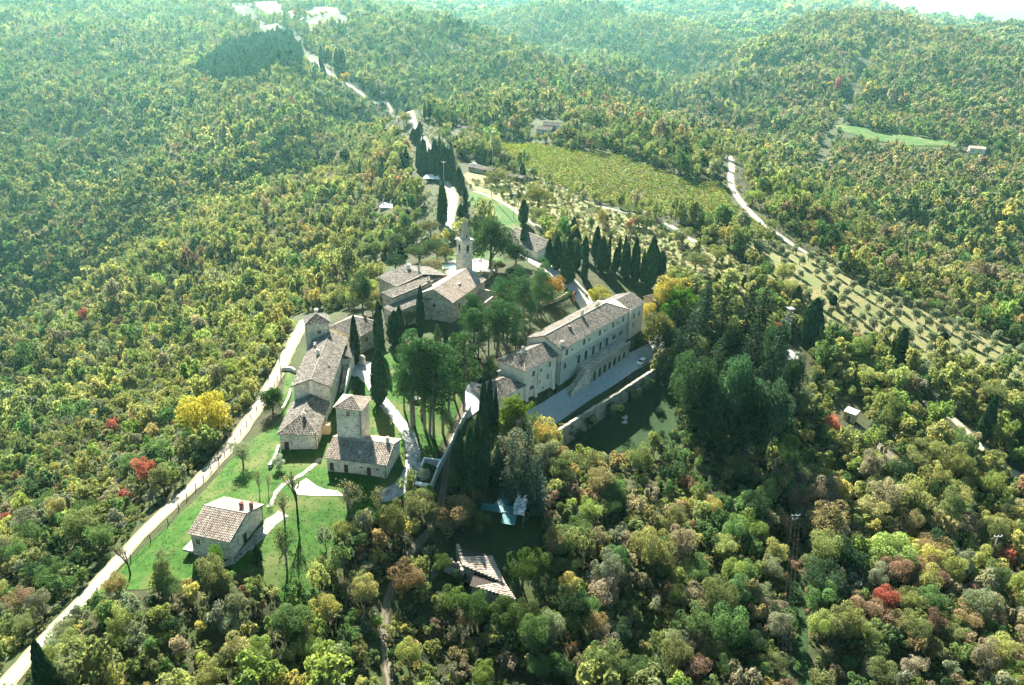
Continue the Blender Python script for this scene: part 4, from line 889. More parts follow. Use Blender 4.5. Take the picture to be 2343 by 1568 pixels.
# ================================================================== small things
def car(name, label, p, rz, paint):
    t = thing(name, label, 'car', p, rz)
    sec = [(-1.95, .35, .55, .62, .7), (-1.9, .3, .78, .9, .78), (-1.2, .25, .86, 1.0, .8), (-.55, .25, .9, 1.42, .8), (.2, .25, .9, 1.48, .8), (1.2, .25, .92, 1.45, .8), (1.75, .3, .9, 1.3, .78), (1.92, .35, .75, .9, .72)]
    mb = MB(); rows = []
    for x, zb_, zm, ztp, hw in sec:
        ht = hw * (.78 if ztp > 1.1 else .95)
        rows.append([(x, -hw, zb_), (x, -hw, zm), (x, -ht, ztp), (x, ht, ztp), (x, hw, zm), (x, hw, zb_)])
    for a, b in zip(rows, rows[1:]):
        for j in range(6): mb.face([a[j], a[(j + 1) % 6], b[(j + 1) % 6], b[j]][::-1])
    mb.face(rows[0]); mb.face(rows[-1][::-1]); mb.build('body', paint, t)
    for s in (-1, 1):
        g = MB(); g.face([(x, s * (y + .012), z) for x, y, z in ((-.95, .775, .98), (1.55, .785, .98), (1.35, .645, 1.36), (-.45, .64, 1.36))][::s]); g.build('side_window', 'carglass', t)
        for x in (-1.25, 1.2):
            w_ = MB(); w_.tube([(x, s * .68, .3), (x, s * .84, .3)], .3, 14); wo = w_.build('wheel', 'tyre', t); r_ = MB(); r_.tube([(x, s * .84, .3), (x, s * .85, .3)], .18, 10); r_.build('rim', 'galv', wo)
        h = MB(); h.box(-1.97, -1.88, s * .62 - .14, s * .62 + .14, .62, .76); h.build('headlight', 'lamp', t)
        h = MB(); h.box(1.86, 1.95, s * .62 - .1, s * .62 + .1, .68, .92); h.build('tail_light', 'redlens', t)
    g = MB(); g.face([(-1.14, -.66, 1.03), (-.6, -.6, 1.39), (-.6, .6, 1.39), (-1.14, .66, 1.03)][::-1]); g.v = [(x - .03, y, z + .03) for x, y, z in g.v]; g.build('windscreen', 'carglass', t)
    g = MB(); g.face([(1.89, -.6, .98), (1.78, -.56, 1.27), (1.78, .56, 1.27), (1.89, .6, .98)]); g.v = [(x + .03, y, z + .02) for x, y, z in g.v]; g.build('rear_window', 'carglass', t)
    return t
p = hit(1468, 833); car('parked_car', 'pale hatchback car parked on the forecourt road below the trees', (p[0], p[1], p[2] + .1), R(54), 'carpaint')
p = hit(1083, 380); car('parked_car', 'white car parked by the low farm shed above the scrub', (p[0], p[1], p[2] + .1), R(-20), 'carpaint')
p = hit(722, 150); car('moving_car', 'dark car driving on the distant pale ridge road', (p[0], p[1], p[2] + .25), R(130), 'carpaint2')
# manhole covers on the lower lawn
for px, py, lb_ in ((1428, 954, 'farther of two pale round covers on the dark lower lawn'), (1427, 965, 'nearer of two pale round covers on the dark lower lawn')):
    p = hit(px, py); t = thing('well_cover', lb_, 'cover', tuple(p), group='round covers on the lower lawn')
    q = MB(); q.lathe([(.95, -.3), (.95, .1), (.9, .14)], 20); q.build('slab', 'concrete', t); q = MB(); q.lathe([(.2, .14), (.2, .2)], 10); q.build('handle', 'iron', t)
# power poles and lines
def pole(label, px, py, pyt, arms, mat='concrete', name='power_pole', lean=(0, 0)):
    p = hit(px, py); h = top_z(p[0], p[1], p[2], pyt) - p[2]; t = thing(name, label, 'pole', tuple(p), R(8))
    q = MB(); q.tube([(0, 0, -1), (lean[0], lean[1], h)], [.17, .1], 8); q.build('mast', mat, t)
    ends = []
    for k in range(arms):
        z = h - .25 - k * .9; w_ = 1.0 if k == 0 else .6; f = z / h; cx, cy = lean[0] * f, lean[1] * f
        a = MB(); a.box(cx - w_, cx + w_, cy - .06, cy + .06, z - .06, z + .06); ao = a.build('crossarm', 'galv', t)
        for x in (-w_ + .08, w_ - .08) + ((0,) if k == 0 else ()):
            i_ = MB(); i_.lathe([(.07, z + .06), (.11, z + .14), (.07, z + .22), (.1, z + .3), (.05, z + .38)], 8, (cx + x, cy)); i_.build('insulator', 'white', ao)
            if k == 0: ends.append(Vector((cx + x, cy, z + .38)))
    M_ = Matrix.Translation(t.location) @ Matrix.Rotation(R(8), 4, 'Z'); return t, [M_ @ e for e in ends]
def wire(label, a, b, sag, r=.010, mat='iron'):
    a, b = Vector(a), Vector(b); q = MB(); n = 24
    q.tube([a + (b - a) * (k / n) - Vector((0, 0, sag * 4 * (k / n) * (1 - k / n))) - a for k in range(n + 1)], r, 4)
    o = q.build('power_line', mat, label=label, category='cable'); o.location = a; return o
t1, e1 = pole('wooden power pole with two crossarms and white insulators in the dark thicket', 1800, 1245, 1178, 2, 'wood', lean=(.6, 0))
t2, e2 = pole('thin pale power pole standing alone in the wood at the right edge', 2263, 1284, 1226, 1)
t3, e3 = pole('small dark power pole beside the pale hilltop yard', 1809, 868, 806, 1, 'wood')
nm = ('left', 'middle', 'right')
e1.sort(key=lambda v: v.x); e3.sort(key=lambda v: v.x)
fr = [atz(1842 + 10 * k, 1600, 10) for k in range(3)]
for k in range(3):
    wire(f'{nm[k]} of the three wires climbing from the thicket pole to the hilltop pole', e1[k], e3[k], 2.2)
    wire(f'{nm[k]} of the three wires running down from the thicket pole out of the picture', e1[k], (fr[k][0], fr[k][1], e1[k].z - 3), 1.2)
pC, eC = pole('white telephone pole behind the bell tower', 1113, 612, 549, 0, 'white', 'telephone_pole')
tp = pC.location + Vector((0, 0, top_z(*pC.location, 549) - pC.location.z))
wire('white telephone cable slung from the bell tower to the white pole', (bt.location.x + 1, bt.location.y, 12.5), tp, .3, .05, 'white')
wire('thin grey cable running right from the white telephone pole', tp, tp + Vector((16, 3, -2.5)), .4, .03)
for px, py, pt, l_ in ((1015, 430, 370, 'grey pole with insulators beside the cypress grove'), (1124, 455, 300, 'tall leaning pole right of the cypress grove'), (1210, 420, 430 - 42, 'grey pole among scrub left of the vineyard corner'), (1175, 500, 442, 'grey pole standing on the scrub slope above the meadow')):
    pole(l_, px, py, pt, 1)
lp = [hit(x, y) for x, y in ((640, 855), (255, 1245), (110, 1330))]
wire('long telephone wire crossing the bushes left of the dirt road', lp[0] + (0, 0, 7), lp[1] + (0, 0, 5), 1.0, .022); wire('lower end of the telephone wire over the bushes at the left edge', lp[1] + (0, 0, 5), (lp[2][0] - 14, lp[2][1] - 14, lp[2][2] + 6), .6, .022)
p = hit(642, 850); t = thing('telephone_pole', 'thin dark pole beside the dirt road near the corner tower', 'pole', tuple(p)); q = MB(); q.tube([(0, 0, -1), (0, 0, 7)], [.12, .08], 6); q.build('mast', 'wood', t); q = MB(); q.box(-.4, .4, -.04, .04, 6.6, 6.7); q.build('crossarm', 'wood', t)
p = hit(255, 1245); t = thing('telephone_pole', 'thin pole hidden among bushes left of the dirt road', 'pole', tuple(p)); q = MB(); q.tube([(0, 0, -1), (0, 0, 5)], [.1, .08], 6); q.build('mast', 'wood', t); q = MB(); q.box(-.3, .3, -.04, .04, 4.7, 4.8); q.build('crossarm', 'wood', t)
# garden furniture under the pines
p = hit(952, 918); t = thing('garden_table', 'white round garden table under the pines', 'table', tuple(p)); q = MB(); q.lathe([(1.0, .78), (1.02, .82), (.0, .84)], 18); q.build('tabletop', 'white', t); q = MB(); q.lathe([(.5, 0), (.12, .1), (.1, .78)], 10); q.build('pedestal', 'white', t)
p = hit(1034, 612); t = thing('swimming_pool', 'small turquoise pool behind the bell tower', 'pool', tuple(p), R(10)); q = MB(); q.box(-3.5, 3.5, -2.2, 2.2, -.5, .3); q.build('basin', 'trim', t); q = MB(); q.box(-3.1, 3.1, -1.8, 1.8, .3, .32); q.build('water', 'water', t)
p = hit(1312, 690); t = thing('brick_pillar', 'red brick gate pillar with urn beside the entrance road', 'pillar', tuple(p), R(20)); q = MB(); q.box(-.35, .35, -.35, .35, -.5, 2.4); q.box(-.45, .45, -.45, .45, 2.4, 2.55); q.build('pier', 'brick', t); q = MB(); q.lathe([(.12, 2.55), (.3, 2.75), (.36, 3.0), (.25, 3.15), (.3, 3.25)], 10); q.build('urn', 'brick', t)
p = hit(1192, 450 + 20)
for k, (px, py, l_) in enumerate(((1100, 466, 'left of two pale garden benches on the meadow behind the oak'), (1118, 470, 'right of two pale garden benches on the meadow behind the oak'))):
    p = hit(px, py); t = thing('garden_bench', l_, 'bench', tuple(p), R(-20), 'benches on the meadow')
    q = MB(); q.box(-1.4, 1.4, -.4, .4, .5, .6); q.build('seat', 'white', t); q = MB(); q.box(-1.4, 1.4, .4, .5, .6, 1.2); q.build('backrest', 'white', t)
    for x in (-1.2, 1.2): q = MB(); q.box(x - .06, x + .06, -.35, .35, 0, .5); q.build('leg', 'white', t)
# ================================================================== plants: prototypes
def leaf_quads(C, Nn, s, asp=.6, rng=RNG):
    n = len(C); r = rng.normal(size=(n, 3)); t1 = np.cross(Nn, r); t1 /= np.linalg.norm(t1, axis=1)[:, None] + 1e-9
    t2 = np.cross(Nn, t1); s = np.broadcast_to(np.asarray(s, float), (n,))[:, None]
    bend = Nn * s * .25
    return np.stack([C - t1 * s, C + t2 * s * asp + bend, C + t1 * s, C - t2 * s * asp + bend], 1)
def np_mesh(name, quads, mats, extra=None, var=None):
    """quads (n,4,3) of leaf material 0, extra = MB for material 1"""
    V = quads.reshape(-1, 3); nq = len(quads)
    F = np.arange(nq * 4).reshape(-1, 4)
    me = bpy.data.meshes.new(name)
    fv, ff = V.tolist(), F.tolist(); mi = [0] * nq
    if extra is not None:
        o = len(fv); fv += [tuple(v) for v in extra.v]; ff += [tuple(i + o for i in f) for f in extra.f]; mi += [1 + m for m in extra.m]
    me.from_pydata(fv, [], ff)
    for m in mats: me.materials.append(M[m])
    me.polygons.foreach_set('material_index', mi)
    a = me.attributes.new('var', 'FLOAT', 'FACE')
    vv = np.full(len(ff), .5, 'f'); vv[:nq] = RNG.random(nq) if var is None else var
    a.data.foreach_set('value', vv); me.update(); return me
def unit(v): return v / (np.linalg.norm(v, axis=-1, keepdims=True) + 1e-9)
def decid_quads(seed, n, size, nb=16, flat=.85, zc=1.15, dense=1.0, jn=.55, br=(.22, .44)):
    g = np.random.default_rng(seed)
    d = unit(g.normal(size=(nb * 4, 3))); d = d[d[:, 2] > -.55][:nb]
    P = d * (g.uniform(.40, .92, (len(d), 1))) * (1, 1, flat) + (0, 0, zc)
    P *= np.concatenate([np.full((1, 2), 1.0) * g.uniform(.85, 1.1, 2), np.ones((1, 1))], 1)
    r = g.uniform(*br, len(d))
    k = g.choice(len(d), n, p=r ** 2 / (r ** 2).sum())
    e = unit(g.normal(size=(n, 3)) + (0, 0, .35))
    C = P[k] + e * (r[k] * g.uniform(.62, 1.08, n) ** .6)[:, None] * (1, 1, .8)
    nn = unit(e + g.normal(size=(n, 3)) * jn + (0, 0, .25))
    q = leaf_quads(C, nn, size * g.uniform(.6, 1.35, n), rng=g)
    # whole clumps differ a little in leaf colour
    var = np.clip(g.uniform(.25, .75, len(d))[k] + g.normal(0, .22, n), 0, 1)
    return q, var, P, r
def limbs(seed, P=None, thick=.07, n=6, zc=1.15):
    g = random.Random(seed); mb = MB(); fork = .45
    mb.tube([(0, 0, -.25), (g.uniform(-.03, .03), g.uniform(-.03, .03), fork * .5), (0, 0, fork), (g.uniform(-.08, .08), g.uniform(-.08, .08), zc)], [thick * 1.3, thick, thick * .85, thick * .35], 7)
    idx = g.sample(range(len(P)), min(n, len(P))) if P is not None else []
    for i in idx:
        p = P[i]; a = Vector((0, 0, g.uniform(.3, .75))); b = Vector(p); m = (a + b) / 2 + Vector((0, 0, -.08))
        mb.tube([a, m, b], [thick * .55, thick * .35, thick * .12], 5)
    return mb
DEC = []            # near crowns and trunks, radius 1
for k, (n, s, nb, jn) in enumerate([(4600, .042, 22, .5), (4200, .043, 17, .45), (5000, .040, 28, .5), (3800, .044, 15, .45), (2400, .044, 20, .65), (4600, .041, 26, .45)]):
    q, v, P, r = decid_quads(40 + k, n, s, nb, [.85, 1.15, .75, 1.25, .95, .9][k], jn=jn)
    DEC.append((np_mesh('crown', q, ['leaf'], var=v), limbs(40 + k, P).mesh('trunk', 'bark')))
q, v, P, r = decid_quads(77, 6500, .040, 46, .85, .95, br=(.22, .38)); OAK = (np_mesh('crown', q, ['leaf'], var=v), limbs(77, P, .06).mesh('trunk', 'bark'))
q, v, P, r = decid_quads(78, 5200, .040, 46, .95, 1.0, br=(.2, .3)); DOME = (np_mesh('crown', q, ['leaf'], var=v), limbs(78, P, .06).mesh('trunk', 'bark'))
def bare_mesh(seed, spread=.55):
    g = random.Random(seed); mb = MB(); tips = []
    def grow(p, d, L, r, lv):
        e = p + d * L; m = (p + e) / 2 + Vector((g.uniform(-.06, .06), g.uniform(-.06, .06), 0)) * L
        mb.tube([p, m, e], [r * 1.3, r * 1.15, r * .85], 5 if lv < 2 else 3, cap=False)
        if lv == 4: tips.append(e); return
        for _ in range(3 if lv else 4):
            dd = (d + Vector((g.uniform(-1, 1), g.uniform(-1, 1), g.uniform(-.2, .8))) * spread * 1.25).normalized()
            grow(e if g.random() > .3 else m, dd, L * g.uniform(.55, .8), r * .58, lv + 1)
    grow(Vector((0, 0, -.1)), Vector((0, 0, 1)), .75, .045, 0)
    return mb, np.array([tuple(t) for t in tips])
BARE = []
for k in range(2):
    mb, tp_ = bare_mesh(5 + k); i = RNG.integers(0, len(tp_), 420)
    C = tp_[i] + RNG.normal(0, .07, (420, 3)); q = leaf_quads(C, unit(RNG.normal(size=(420, 3)) + (0, 0, .6)), .04 * RNG.uniform(.6, 1.3, 420))
    BARE.append((np_mesh('crown', q, ['leaf']), mb.mesh('trunk', 'barkpale')))
mb, tp_ = bare_mesh(19, .45); i = RNG.integers(0, len(tp_), 260)
NAKED = (np_mesh('twigs', leaf_quads(tp_[i] + RNG.normal(0, .05, (260, 3)), unit(RNG.normal(size=(260, 3))), .03), ['leaf']), mb.mesh('trunk', 'bark'))
def cyp_profile(t, fat): return np.clip((np.minimum(1, t / .18) ** .6) * (1 - t ** (1.6 + fat)) ** .85, 0.02, 1)
def cyp_mesh(seed, n, fat=.6, mat='needle', ragged=.1, sz=1.0):
    g = np.random.default_rng(seed); t = g.random(n) ** .85 * .97 + .02; a = g.random(n) * 2 * np.pi
    lob = 1 + .13 * np.sin(a * 3 + t * 9 + seed) + .07 * np.sin(a * 7 + t * 23)
    r = cyp_profile(t, fat) * lob * g.uniform(1 - ragged, 1 + ragged, n)
    C = np.stack([np.cos(a) * r, np.sin(a) * r, t], 1)
    tang = np.stack([-np.sin(a), np.cos(a), np.zeros(n)], 1); up = np.stack([np.cos(a) * .12, np.sin(a) * .12, np.ones(n)], 1)
    out = np.stack([np.cos(a), np.sin(a), np.zeros(n)], 1)
    hw = (.13 * g.uniform(.6, 1.3, n) * sz)[:, None]; hh = (.028 * g.uniform(.6, 1.4, n) * sz ** .5)[:, None]
    tang = tang + out * g.uniform(-.9, .9, (n, 1))
    q = np.stack([C - up * hh, C + tang * hw + out * .05, C + up * hh * 1.4 + out * .04, C - tang * hw + out * .05], 1)
    core = MB(); core.lathe([(max(.02, cyp_profile(np.array(z), fat) * .84), z) for z in (.03, .1, .2, .35, .5, .65, .8, .9, .97)], 9)
    co = np_mesh('c', q, [mat, mat], core, None); return co
CYP = [cyp_mesh(3, 1500, .6), cyp_mesh(4, 1300, .1, ragged=.14), cyp_mesh(5, 1500, 1.6)]
def cyp_trunk():
    mb = MB(); mb.tube([(0, 0, -.03), (0, 0, .12), (0, 0, .5)], [.22, .16, .08], 7); return mb.mesh('trunk', 'bark')
CYPT = cyp_trunk()
def pine_mesh(seed, lo=.5, rad=.2, n=2400, k=30):
    g = np.random.default_rng(seed); z = g.uniform(lo, 1.0, k); rr = rad * (1 - .55 * ((z - lo) / (1 - lo)) ** 1.5) * g.uniform(.35, 1, k); a = g.random(k) * 6.28
    P = np.stack([np.cos(a) * rr, np.sin(a) * rr, z - .03], 1); P = np.concatenate([P, [[0, 0, .97]]])
    s = g.uniform(.045, .085, len(P)); i = g.choice(len(P), n, p=s ** 2 / (s ** 2).sum()); e = unit(g.normal(size=(n, 3)) + (0, 0, .4))
    C = P[i] + e * (s[i] * g.uniform(.6, 1.1, n))[:, None] * (1.15, 1.15, .55)
    q = leaf_quads(C, unit(e + g.normal(size=(n, 3)) * .7 + (0, 0, .3)), .0125 * g.uniform(.6, 1.4, n), .45, g)
    mb = MB(); b = g.uniform(-.02, .02, 2); mb.tube([(0, 0, -.05), (b[0], b[1], .4), (0, 0, .95)], [.016, .012, .004], 7)
    for p in P[:22]: mb.tube([(b[0] * .6, b[1] * .6, p[2] - .05), tuple(p)], [.005, .002], 4, cap=False)
    var = np.clip(g.uniform(.3, .7, len(P))[i] + g.normal(0, .2, n), 0, 1)
    return np_mesh('crown', q, ['needle'], var=var), mb.mesh('trunk', 'barkpale')
PINE = [pine_mesh(1, .40, .15), pine_mesh(2, .32, .16), pine_mesh(6, .46, .14), pine_mesh(9, .25, .14, 2600, 36)]
def fir_mesh(seed, rad=.28, n=3000, droop=.25, lo=.06, mat='needle'):
    g = np.random.default_rng(seed); nw = 20; C = []; Nn = []
    mb = MB(); mb.tube([(0, 0, -.03), (0, 0, .97)], [.02, .003], 7)
    for w_ in range(nw):
        z = lo + (1 - lo) * (w_ / nw) ** .9; R_ = rad * (1 - (z - lo) / (1 - lo)) ** .8 + .012; m_ = 6 if w_ < 14 else 4; a0 = g.random() * 6.28
        for j in range(m_):
            a = a0 + j * 6.283 / m_ + g.uniform(-.3, .3); Rj = R_ * g.uniform(.7, 1.12); k = max(4, int(n * Rj / (rad * nw * 3.2)))
            t = g.random(k) ** .7; w2 = g.normal(0, .16, k) * (1.1 - t) * Rj * 1.6
            x = t * Rj; zz = z - droop * x * x / rad + .10 * x + g.normal(0, .008, k)
            C.append(np.stack([np.cos(a) * x - np.sin(a) * w2, np.sin(a) * x + np.cos(a) * w2, zz], 1))
            Nn.append(unit(np.stack([np.cos(a) * .3 * np.ones(k), np.sin(a) * .3 * np.ones(k), np.ones(k)], 1) + g.normal(0, .35, (k, 3))))
            mb.tube([(0, 0, z - .02), (math.cos(a) * Rj * .8, math.sin(a) * Rj * .8, z - droop * Rj * .5 + .03)], [.005, .001], 3, cap=False)
    C = np.concatenate(C); Nn = np.concatenate(Nn); q = leaf_quads(C, Nn, .016 * g.uniform(.6, 1.4, len(C)), .5, g)
    return np_mesh('crown', q, [mat]), mb.mesh('trunk', 'bark')
FIR = [fir_mesh(1, .24), fir_mesh(2, .3), fir_mesh(3, .2)]
# ------------------------------------------------------------------ labels that say which one
LMARK = [('cottage', 515, 1200), ('tower house', 825, 1010), ('low house', 690, 975), ('long house', 725, 840), ('corner tower', 705, 760), ('hip roofed house', 805, 765), ('church', 1050, 690), ('bell tower', 1058, 580), ('parish house', 925, 650),
 ('convent', 1350, 760), ('buttressed wing', 1215, 850), ('metal shelter', 1150, 1160), ('ruined barn', 1110, 1310), ('tan utility hut', 1945, 945), ('lattice mast', 1800, 740), ('thicket power pole', 1815, 1200), ('lone pale pole', 2270, 1250),
 ('house behind the church', 1240, 545), ('farmhouse', 1255, 290), ('carport', 970, 412), ('vineyard', 1450, 420), ('olive grove', 2000, 690), ('big yellow tree', 472, 960), ('parked hatchback', 1467, 827), ('bin enclosure', 985, 1060), ('gatehouse', 1482, 690),
 ('bottom end of the dirt road', 90, 1480), ('fence corner', 250, 1320), ('dirt road bend', 400, 1150), ('upper dirt road', 620, 880), ('bottom end of the lane', 890, 1520), ('hill road', 1680, 430), ('lower lawn covers', 1428, 960), ('hilltop yard', 1800, 808),
 ('bottom right corner', 2343, 1568), ('bottom left corner', 0, 1568), ('right hand wires', 1840, 1450), ('dark cypress at the road end', 140, 1500), ('round green dome tree', 1180, 930), ('pine garden', 985, 880), ('entrance road', 1320, 660), ('ridge road', 880, 250), ('meadow', 1140, 470)]
USED = {}; REC = []
def autolabel(adj, noun, px, py, two=False):
    c = sorted(LMARK, key=lambda l: (l[1] - px) ** 2 + (l[2] - py) ** 2)
    def rel(l):
        dx, dy = px - l[1], py - l[2]; d = math.hypot(dx, dy); v = 'above' if dy < 0 else 'below'; h = 'left of' if dx < 0 else 'right of'
        far = 'just ' if d < 75 else ('' if d < 190 else 'well ')
        if abs(dx) > 2.2 * abs(dy): r = h
        elif abs(dy) > 2.2 * abs(dx): r = v
        else: r = v + ' and ' + h
        return far + r + ' the ' + l[0]
    opts = [f'{adj} {noun} {rel(l)}' for l in c[:3]]
    opts += [f'{adj} {noun} {rel(c[0])}, {a}' for a in ()]
    opts += [f'{adj} {noun} {rel(c[i])} and {rel(c[j])}' for i, j in ((0, 1), (0, 2), (1, 2), (0, 3), (1, 3), (0, 4), (0, 5), (2, 3), (1, 4), (2, 4), (3, 4), (0, 6), (1, 5), (1, 6), (2, 5), (3, 5), (0, 7), (0, 8)) if c[i][0] != c[j][0]]
    if two: opts = opts[3:] + opts[:3]
    for o in opts:
        if o not in USED and len(o.split()) <= 16: USED[o] = 1; return o
    pick = c[random.randrange(5)]; o = f'{adj} {noun} {rel(pick)}'; USED[o] = USED.get(o, 1) + 1; return o
def plant(name, label, cat, pair, p, scale, rz, tint, group=None, names=('crown', 'trunk')):
    t = thing(name, label, cat, tuple(p), rz, group, scale)
    a = link(names[0], pair[0], t); a.color = (*tint, 1); link(names[1], pair[1], t); return t
def jit(c, a=.12): 
    k = 1 + random.uniform(-a, a); return tuple(max(.005, x * k * (1 + random.uniform(-a * .4, a * .4))) for x in c)
GRN, OLV, YGR, GRY, YEL, ORA, RUS, RED, TAN, DGR, LIM = (.098, .168, .068), (.16, .192, .085), (.255, .272, .112), (.18, .21, .15), (.37, .335, .115), (.27, .215, .12), (.205, .14, .11), (.33, .105, .09), (.25, .225, .165), (.036, .068, .036), (.205, .27, .085)
CYPC = (.034, .074, .040)
# ------------------------------------------------------------------ cypresses set one by one
def cypress(px, yb, yt, w_, v=None, label=None, name='cypress', tint=CYPC, adj=None, group='cypresses around the hamlet'):
    p = hit(px, yb); zc = proj(p)[2]; h = max(2.0, top_z(p[0], p[1], p[2], yt) - p[2]); r = max(.35, w_ / 2 * zc / F0)
    if v is None: v = random.choice((0, 0, 1, 2))
    wrd = 'slim' if h / r > 13 else ('broad' if h / r < 8 else 'dark')
    lb_ = label or autolabel(adj or random.choice(('', 'pointed ', 'narrow topped ')) + wrd + (' tall' if h > 13 else ' short' if h < 7 else ''), 'cypress', px, (yb + yt) / 2)
    return plant(name, lb_, 'cypress', (CYP[v], CYPT), p, (r, r, h), random.random() * 6, jit(tint, .2), group, ('foliage', 'trunk'))
CYPS = [(868,812,690,22),(868,926,801,34),(903,790,712,30),(914,772,700,18),(962,775,655,18),(813,835,723,22),(1020,812,752,15),(818,902,862,26),
 (518,650,608,9),(367,706,665,8),(558,664,645,6),(783,398,345,9),(824,414,365,6),(873,414,360,9),(768,420,405,5),(725,436,405,5),(933,513,480,11),(917,592,557,16),(1197,513,458,20),(1199,570,512,19),
 (1815,724,655,27),(1850,788,684,42),(2050,838,752,31),(2150,806,760,26),(2246,1010,905,30),(2326,1035,962,28),(126,1640,1468,48),(590,1292,1250,24),
 (1049,1130,986,27),(1073,1138,977,27),(1088,1126,950,21),(1107,1126,944,24),(1103,1022,866,22),(1117,1022,867,18),(1131,1012,888,16),
 (972,272,235,9),(982,272,232,11),(1206,238,217,10),(1455,282,255,7),(1510,290,263,8),(1905,700,675,16),(1725,660,630,18),(1640,660,625,14),(1700,655,628,12)]
for k, (x, yb, yt, w_) in enumerate(CYPS): cypress(x, yb, yt, w_, 2 if k in (1, 2, 7) else None)
C6 = [(1660,850,710,60),(1260,720,560,40),(1320,740,580,50),(1415,750,640,40),(1025,640,520,50),(965,590,430,40),(990,1000,760,80),(1015,1030,820,70),(1060,1120,970,50),(1010,1290,1150,80),(1060,1250,1070,60),(820,1380,900,100),(790,1380,960,60),(550,1030,900,45),(180,900,640,45),(330,1190,1070,70),(450,1350,1220,50),(385,820,620,50),(430,820,570,70),(270,680,540,40)]
for x, yb, yt, w_ in C6: cypress(835 + x * .2169, 217.8 + yb * .2169, 217.8 + yt * .2169, w_ * .2169)
C7 = [(280,870,550,100),(370,905,525,110),(440,925,580,60),(490,1070,535,150),(460,545,310,110),(560,560,310,100),(600,605,440,100),(600,905,600,85),(690,800,520,90),(685,1040,610,80),(815,780,410,110),(880,935,530,140),(950,935,490,60),(1030,945,650,80),(1065,905,520,60),(1125,925,510,60),(1150,1005,600,110),(1245,1005,550,90),(1275,1065,640,70),(1340,1045,670,60),(1420,1115,535,150),(1480,1005,640,90),(1550,975,690,110)]
for x, yb, yt, w_ in C7: cypress(1198 + x * .2014, 435.6 + yb * .2014, 435.6 + yt * .2014, w_ * .2014, 1 if w_ < 90 else random.choice((0, 2)), adj='tall' if yb - yt > 350 else 'dark')
for k in range(46):                                            # the grove beside the ridge road
    while True:
        x, y = random.uniform(540, 950), random.uniform(560, 930)
        if inpoly(x, y, [(500,640),(540,780),(630,910),(780,950),(870,950),(960,900),(940,780),(880,660),(800,590),(735,540),(690,600),(660,720),(590,600)]): break
    h = random.uniform(230, 320) * (.6 + .4 * (y - 500) / 430); cypress(835 + x * .2169, 217.8 + y * .2169, 217.8 + (y - h) * .2169, random.uniform(42, 66) * .2169, group='cypress grove by the ridge road')
for k in range(9): x = 500 + k * 11; y = 430 + random.uniform(-30, 130); cypress(835 + x * .2169, 217.8 + y * .2169, 217.8 + (y - 130) * .2169, 11, group='cypress grove by the ridge road')
for x, yt, yb in ((155,850,905),(188,855,912),(205,860,915),(218,855,916),(235,865,922),(248,870,926),(262,865,930),(275,868,932),(295,890,950),(308,905,956),(322,915,977),(342,910,985)): cypress(1524.6 + x * .3492, yb * .3492, yt * .3492 - 1, 6.5, 1, adj='distant', group='row of cypresses on the hill road crest')
for x, yt, yb, w_ in ((1380,590,712,50),(1275,570,650,24),(1360,420,640,40),(1500,450,640,50),(1535,455,650,60),(1562,450,645,40),(1420,440,560,50),(1385,450,560,30)): cypress(399 + x * .2479, yb * .2479, yt * .2479, w_ * .2479, adj='distant', group='cypresses beside the far ridge road')
# ------------------------------------------------------------------ pines of the garden, cedars by the forecourt
def pine(px, yb, yt, v, tint=(.075, .15, .058)):
    p = hit(px, yb); h = top_z(p[0], p[1], p[2], yt) - p[2]
    plant('pine', autolabel('tall' if h > 17 else 'small', 'pine with bare trunk', px, (yb + yt) / 2), 'pine', PINE[v], p, (h * random.uniform(.95, 1.15),) * 2 + (h,), random.random() * 6, jit(tint, .15), 'pines in the garden')
for k, (x, yb, yt) in enumerate([(941,979,775),(948,976,765),(972,985,782),(983,994,768),(993,1003,758),(1014,994,785),(965,958,790),(1040,915,748),(1062,940,770),(1026,960,800),(1085,800,695),(1062,790,705),(1180,800,690),(1118,815,680),(1150,778,640),(1197,760,612),(1226,735,620),(1095,830,720),(1165,740,650),(1210,780,690),(925,940,790),(1010,905,800)]): pine(x, yb, yt + random.uniform(-14, 30), k % 4)
for k in range(15):
    while True:
        x, y = random.uniform(1060, 1260), random.uniform(680, 870)
        if inpoly(x, y, [(1065,790),(1140,720),(1215,690),(1262,700),(1200,770),(1140,850),(1085,868)]): break
    pine(x, y, y - random.uniform(95, 140), k % 4)
def fir(px, yb, yt, w_, v, tint=DGR, adj='dark'):
    p = hit(px, yb); zc = proj(p)[2]; h = top_z(p[0], p[1], p[2], yt) - p[2]; r = w_ / 2 * zc / F0 / (.24, .3, .2)[v]
    plant('cedar', autolabel(adj, 'cedar with layered branches', px, (yb + yt) / 2), 'cedar', FIR[v], p, (r, r, h), random.random() * 6, jit(tint, .2), 'cedars right of the convent')
for k, (x, yb, yt, w_) in enumerate([(1565,880,700,90),(1600,800,632,80),(1642,800,628,90),(1690,850,645,95),(1728,810,655,80),(1700,930,715,110),(1625,930,770,110),(1750,960,730,110),(1540,880,745,80),(1610,735,640,60),(1770,1000,830,90)]): fir(x, yb, yt, w_, (1, 0, 1)[k % 3])
fir(1166, 1160, 992, 70, 0, (.10, .135, .10), 'silvery'); fir(1200, 1160, 965, 95, 1, (.085, .125, .095), 'large silvery'); fir(1225, 1175, 1060, 90, 1, (.07, .11, .085), 'bushy silvery'); fir(1135, 1120, 1010, 50, 2, DGR)
fir(1032, 850, 770, 40, 2, (.03, .07, .03)); fir(1000, 815, 740, 44, 0, (.04, .085, .035))
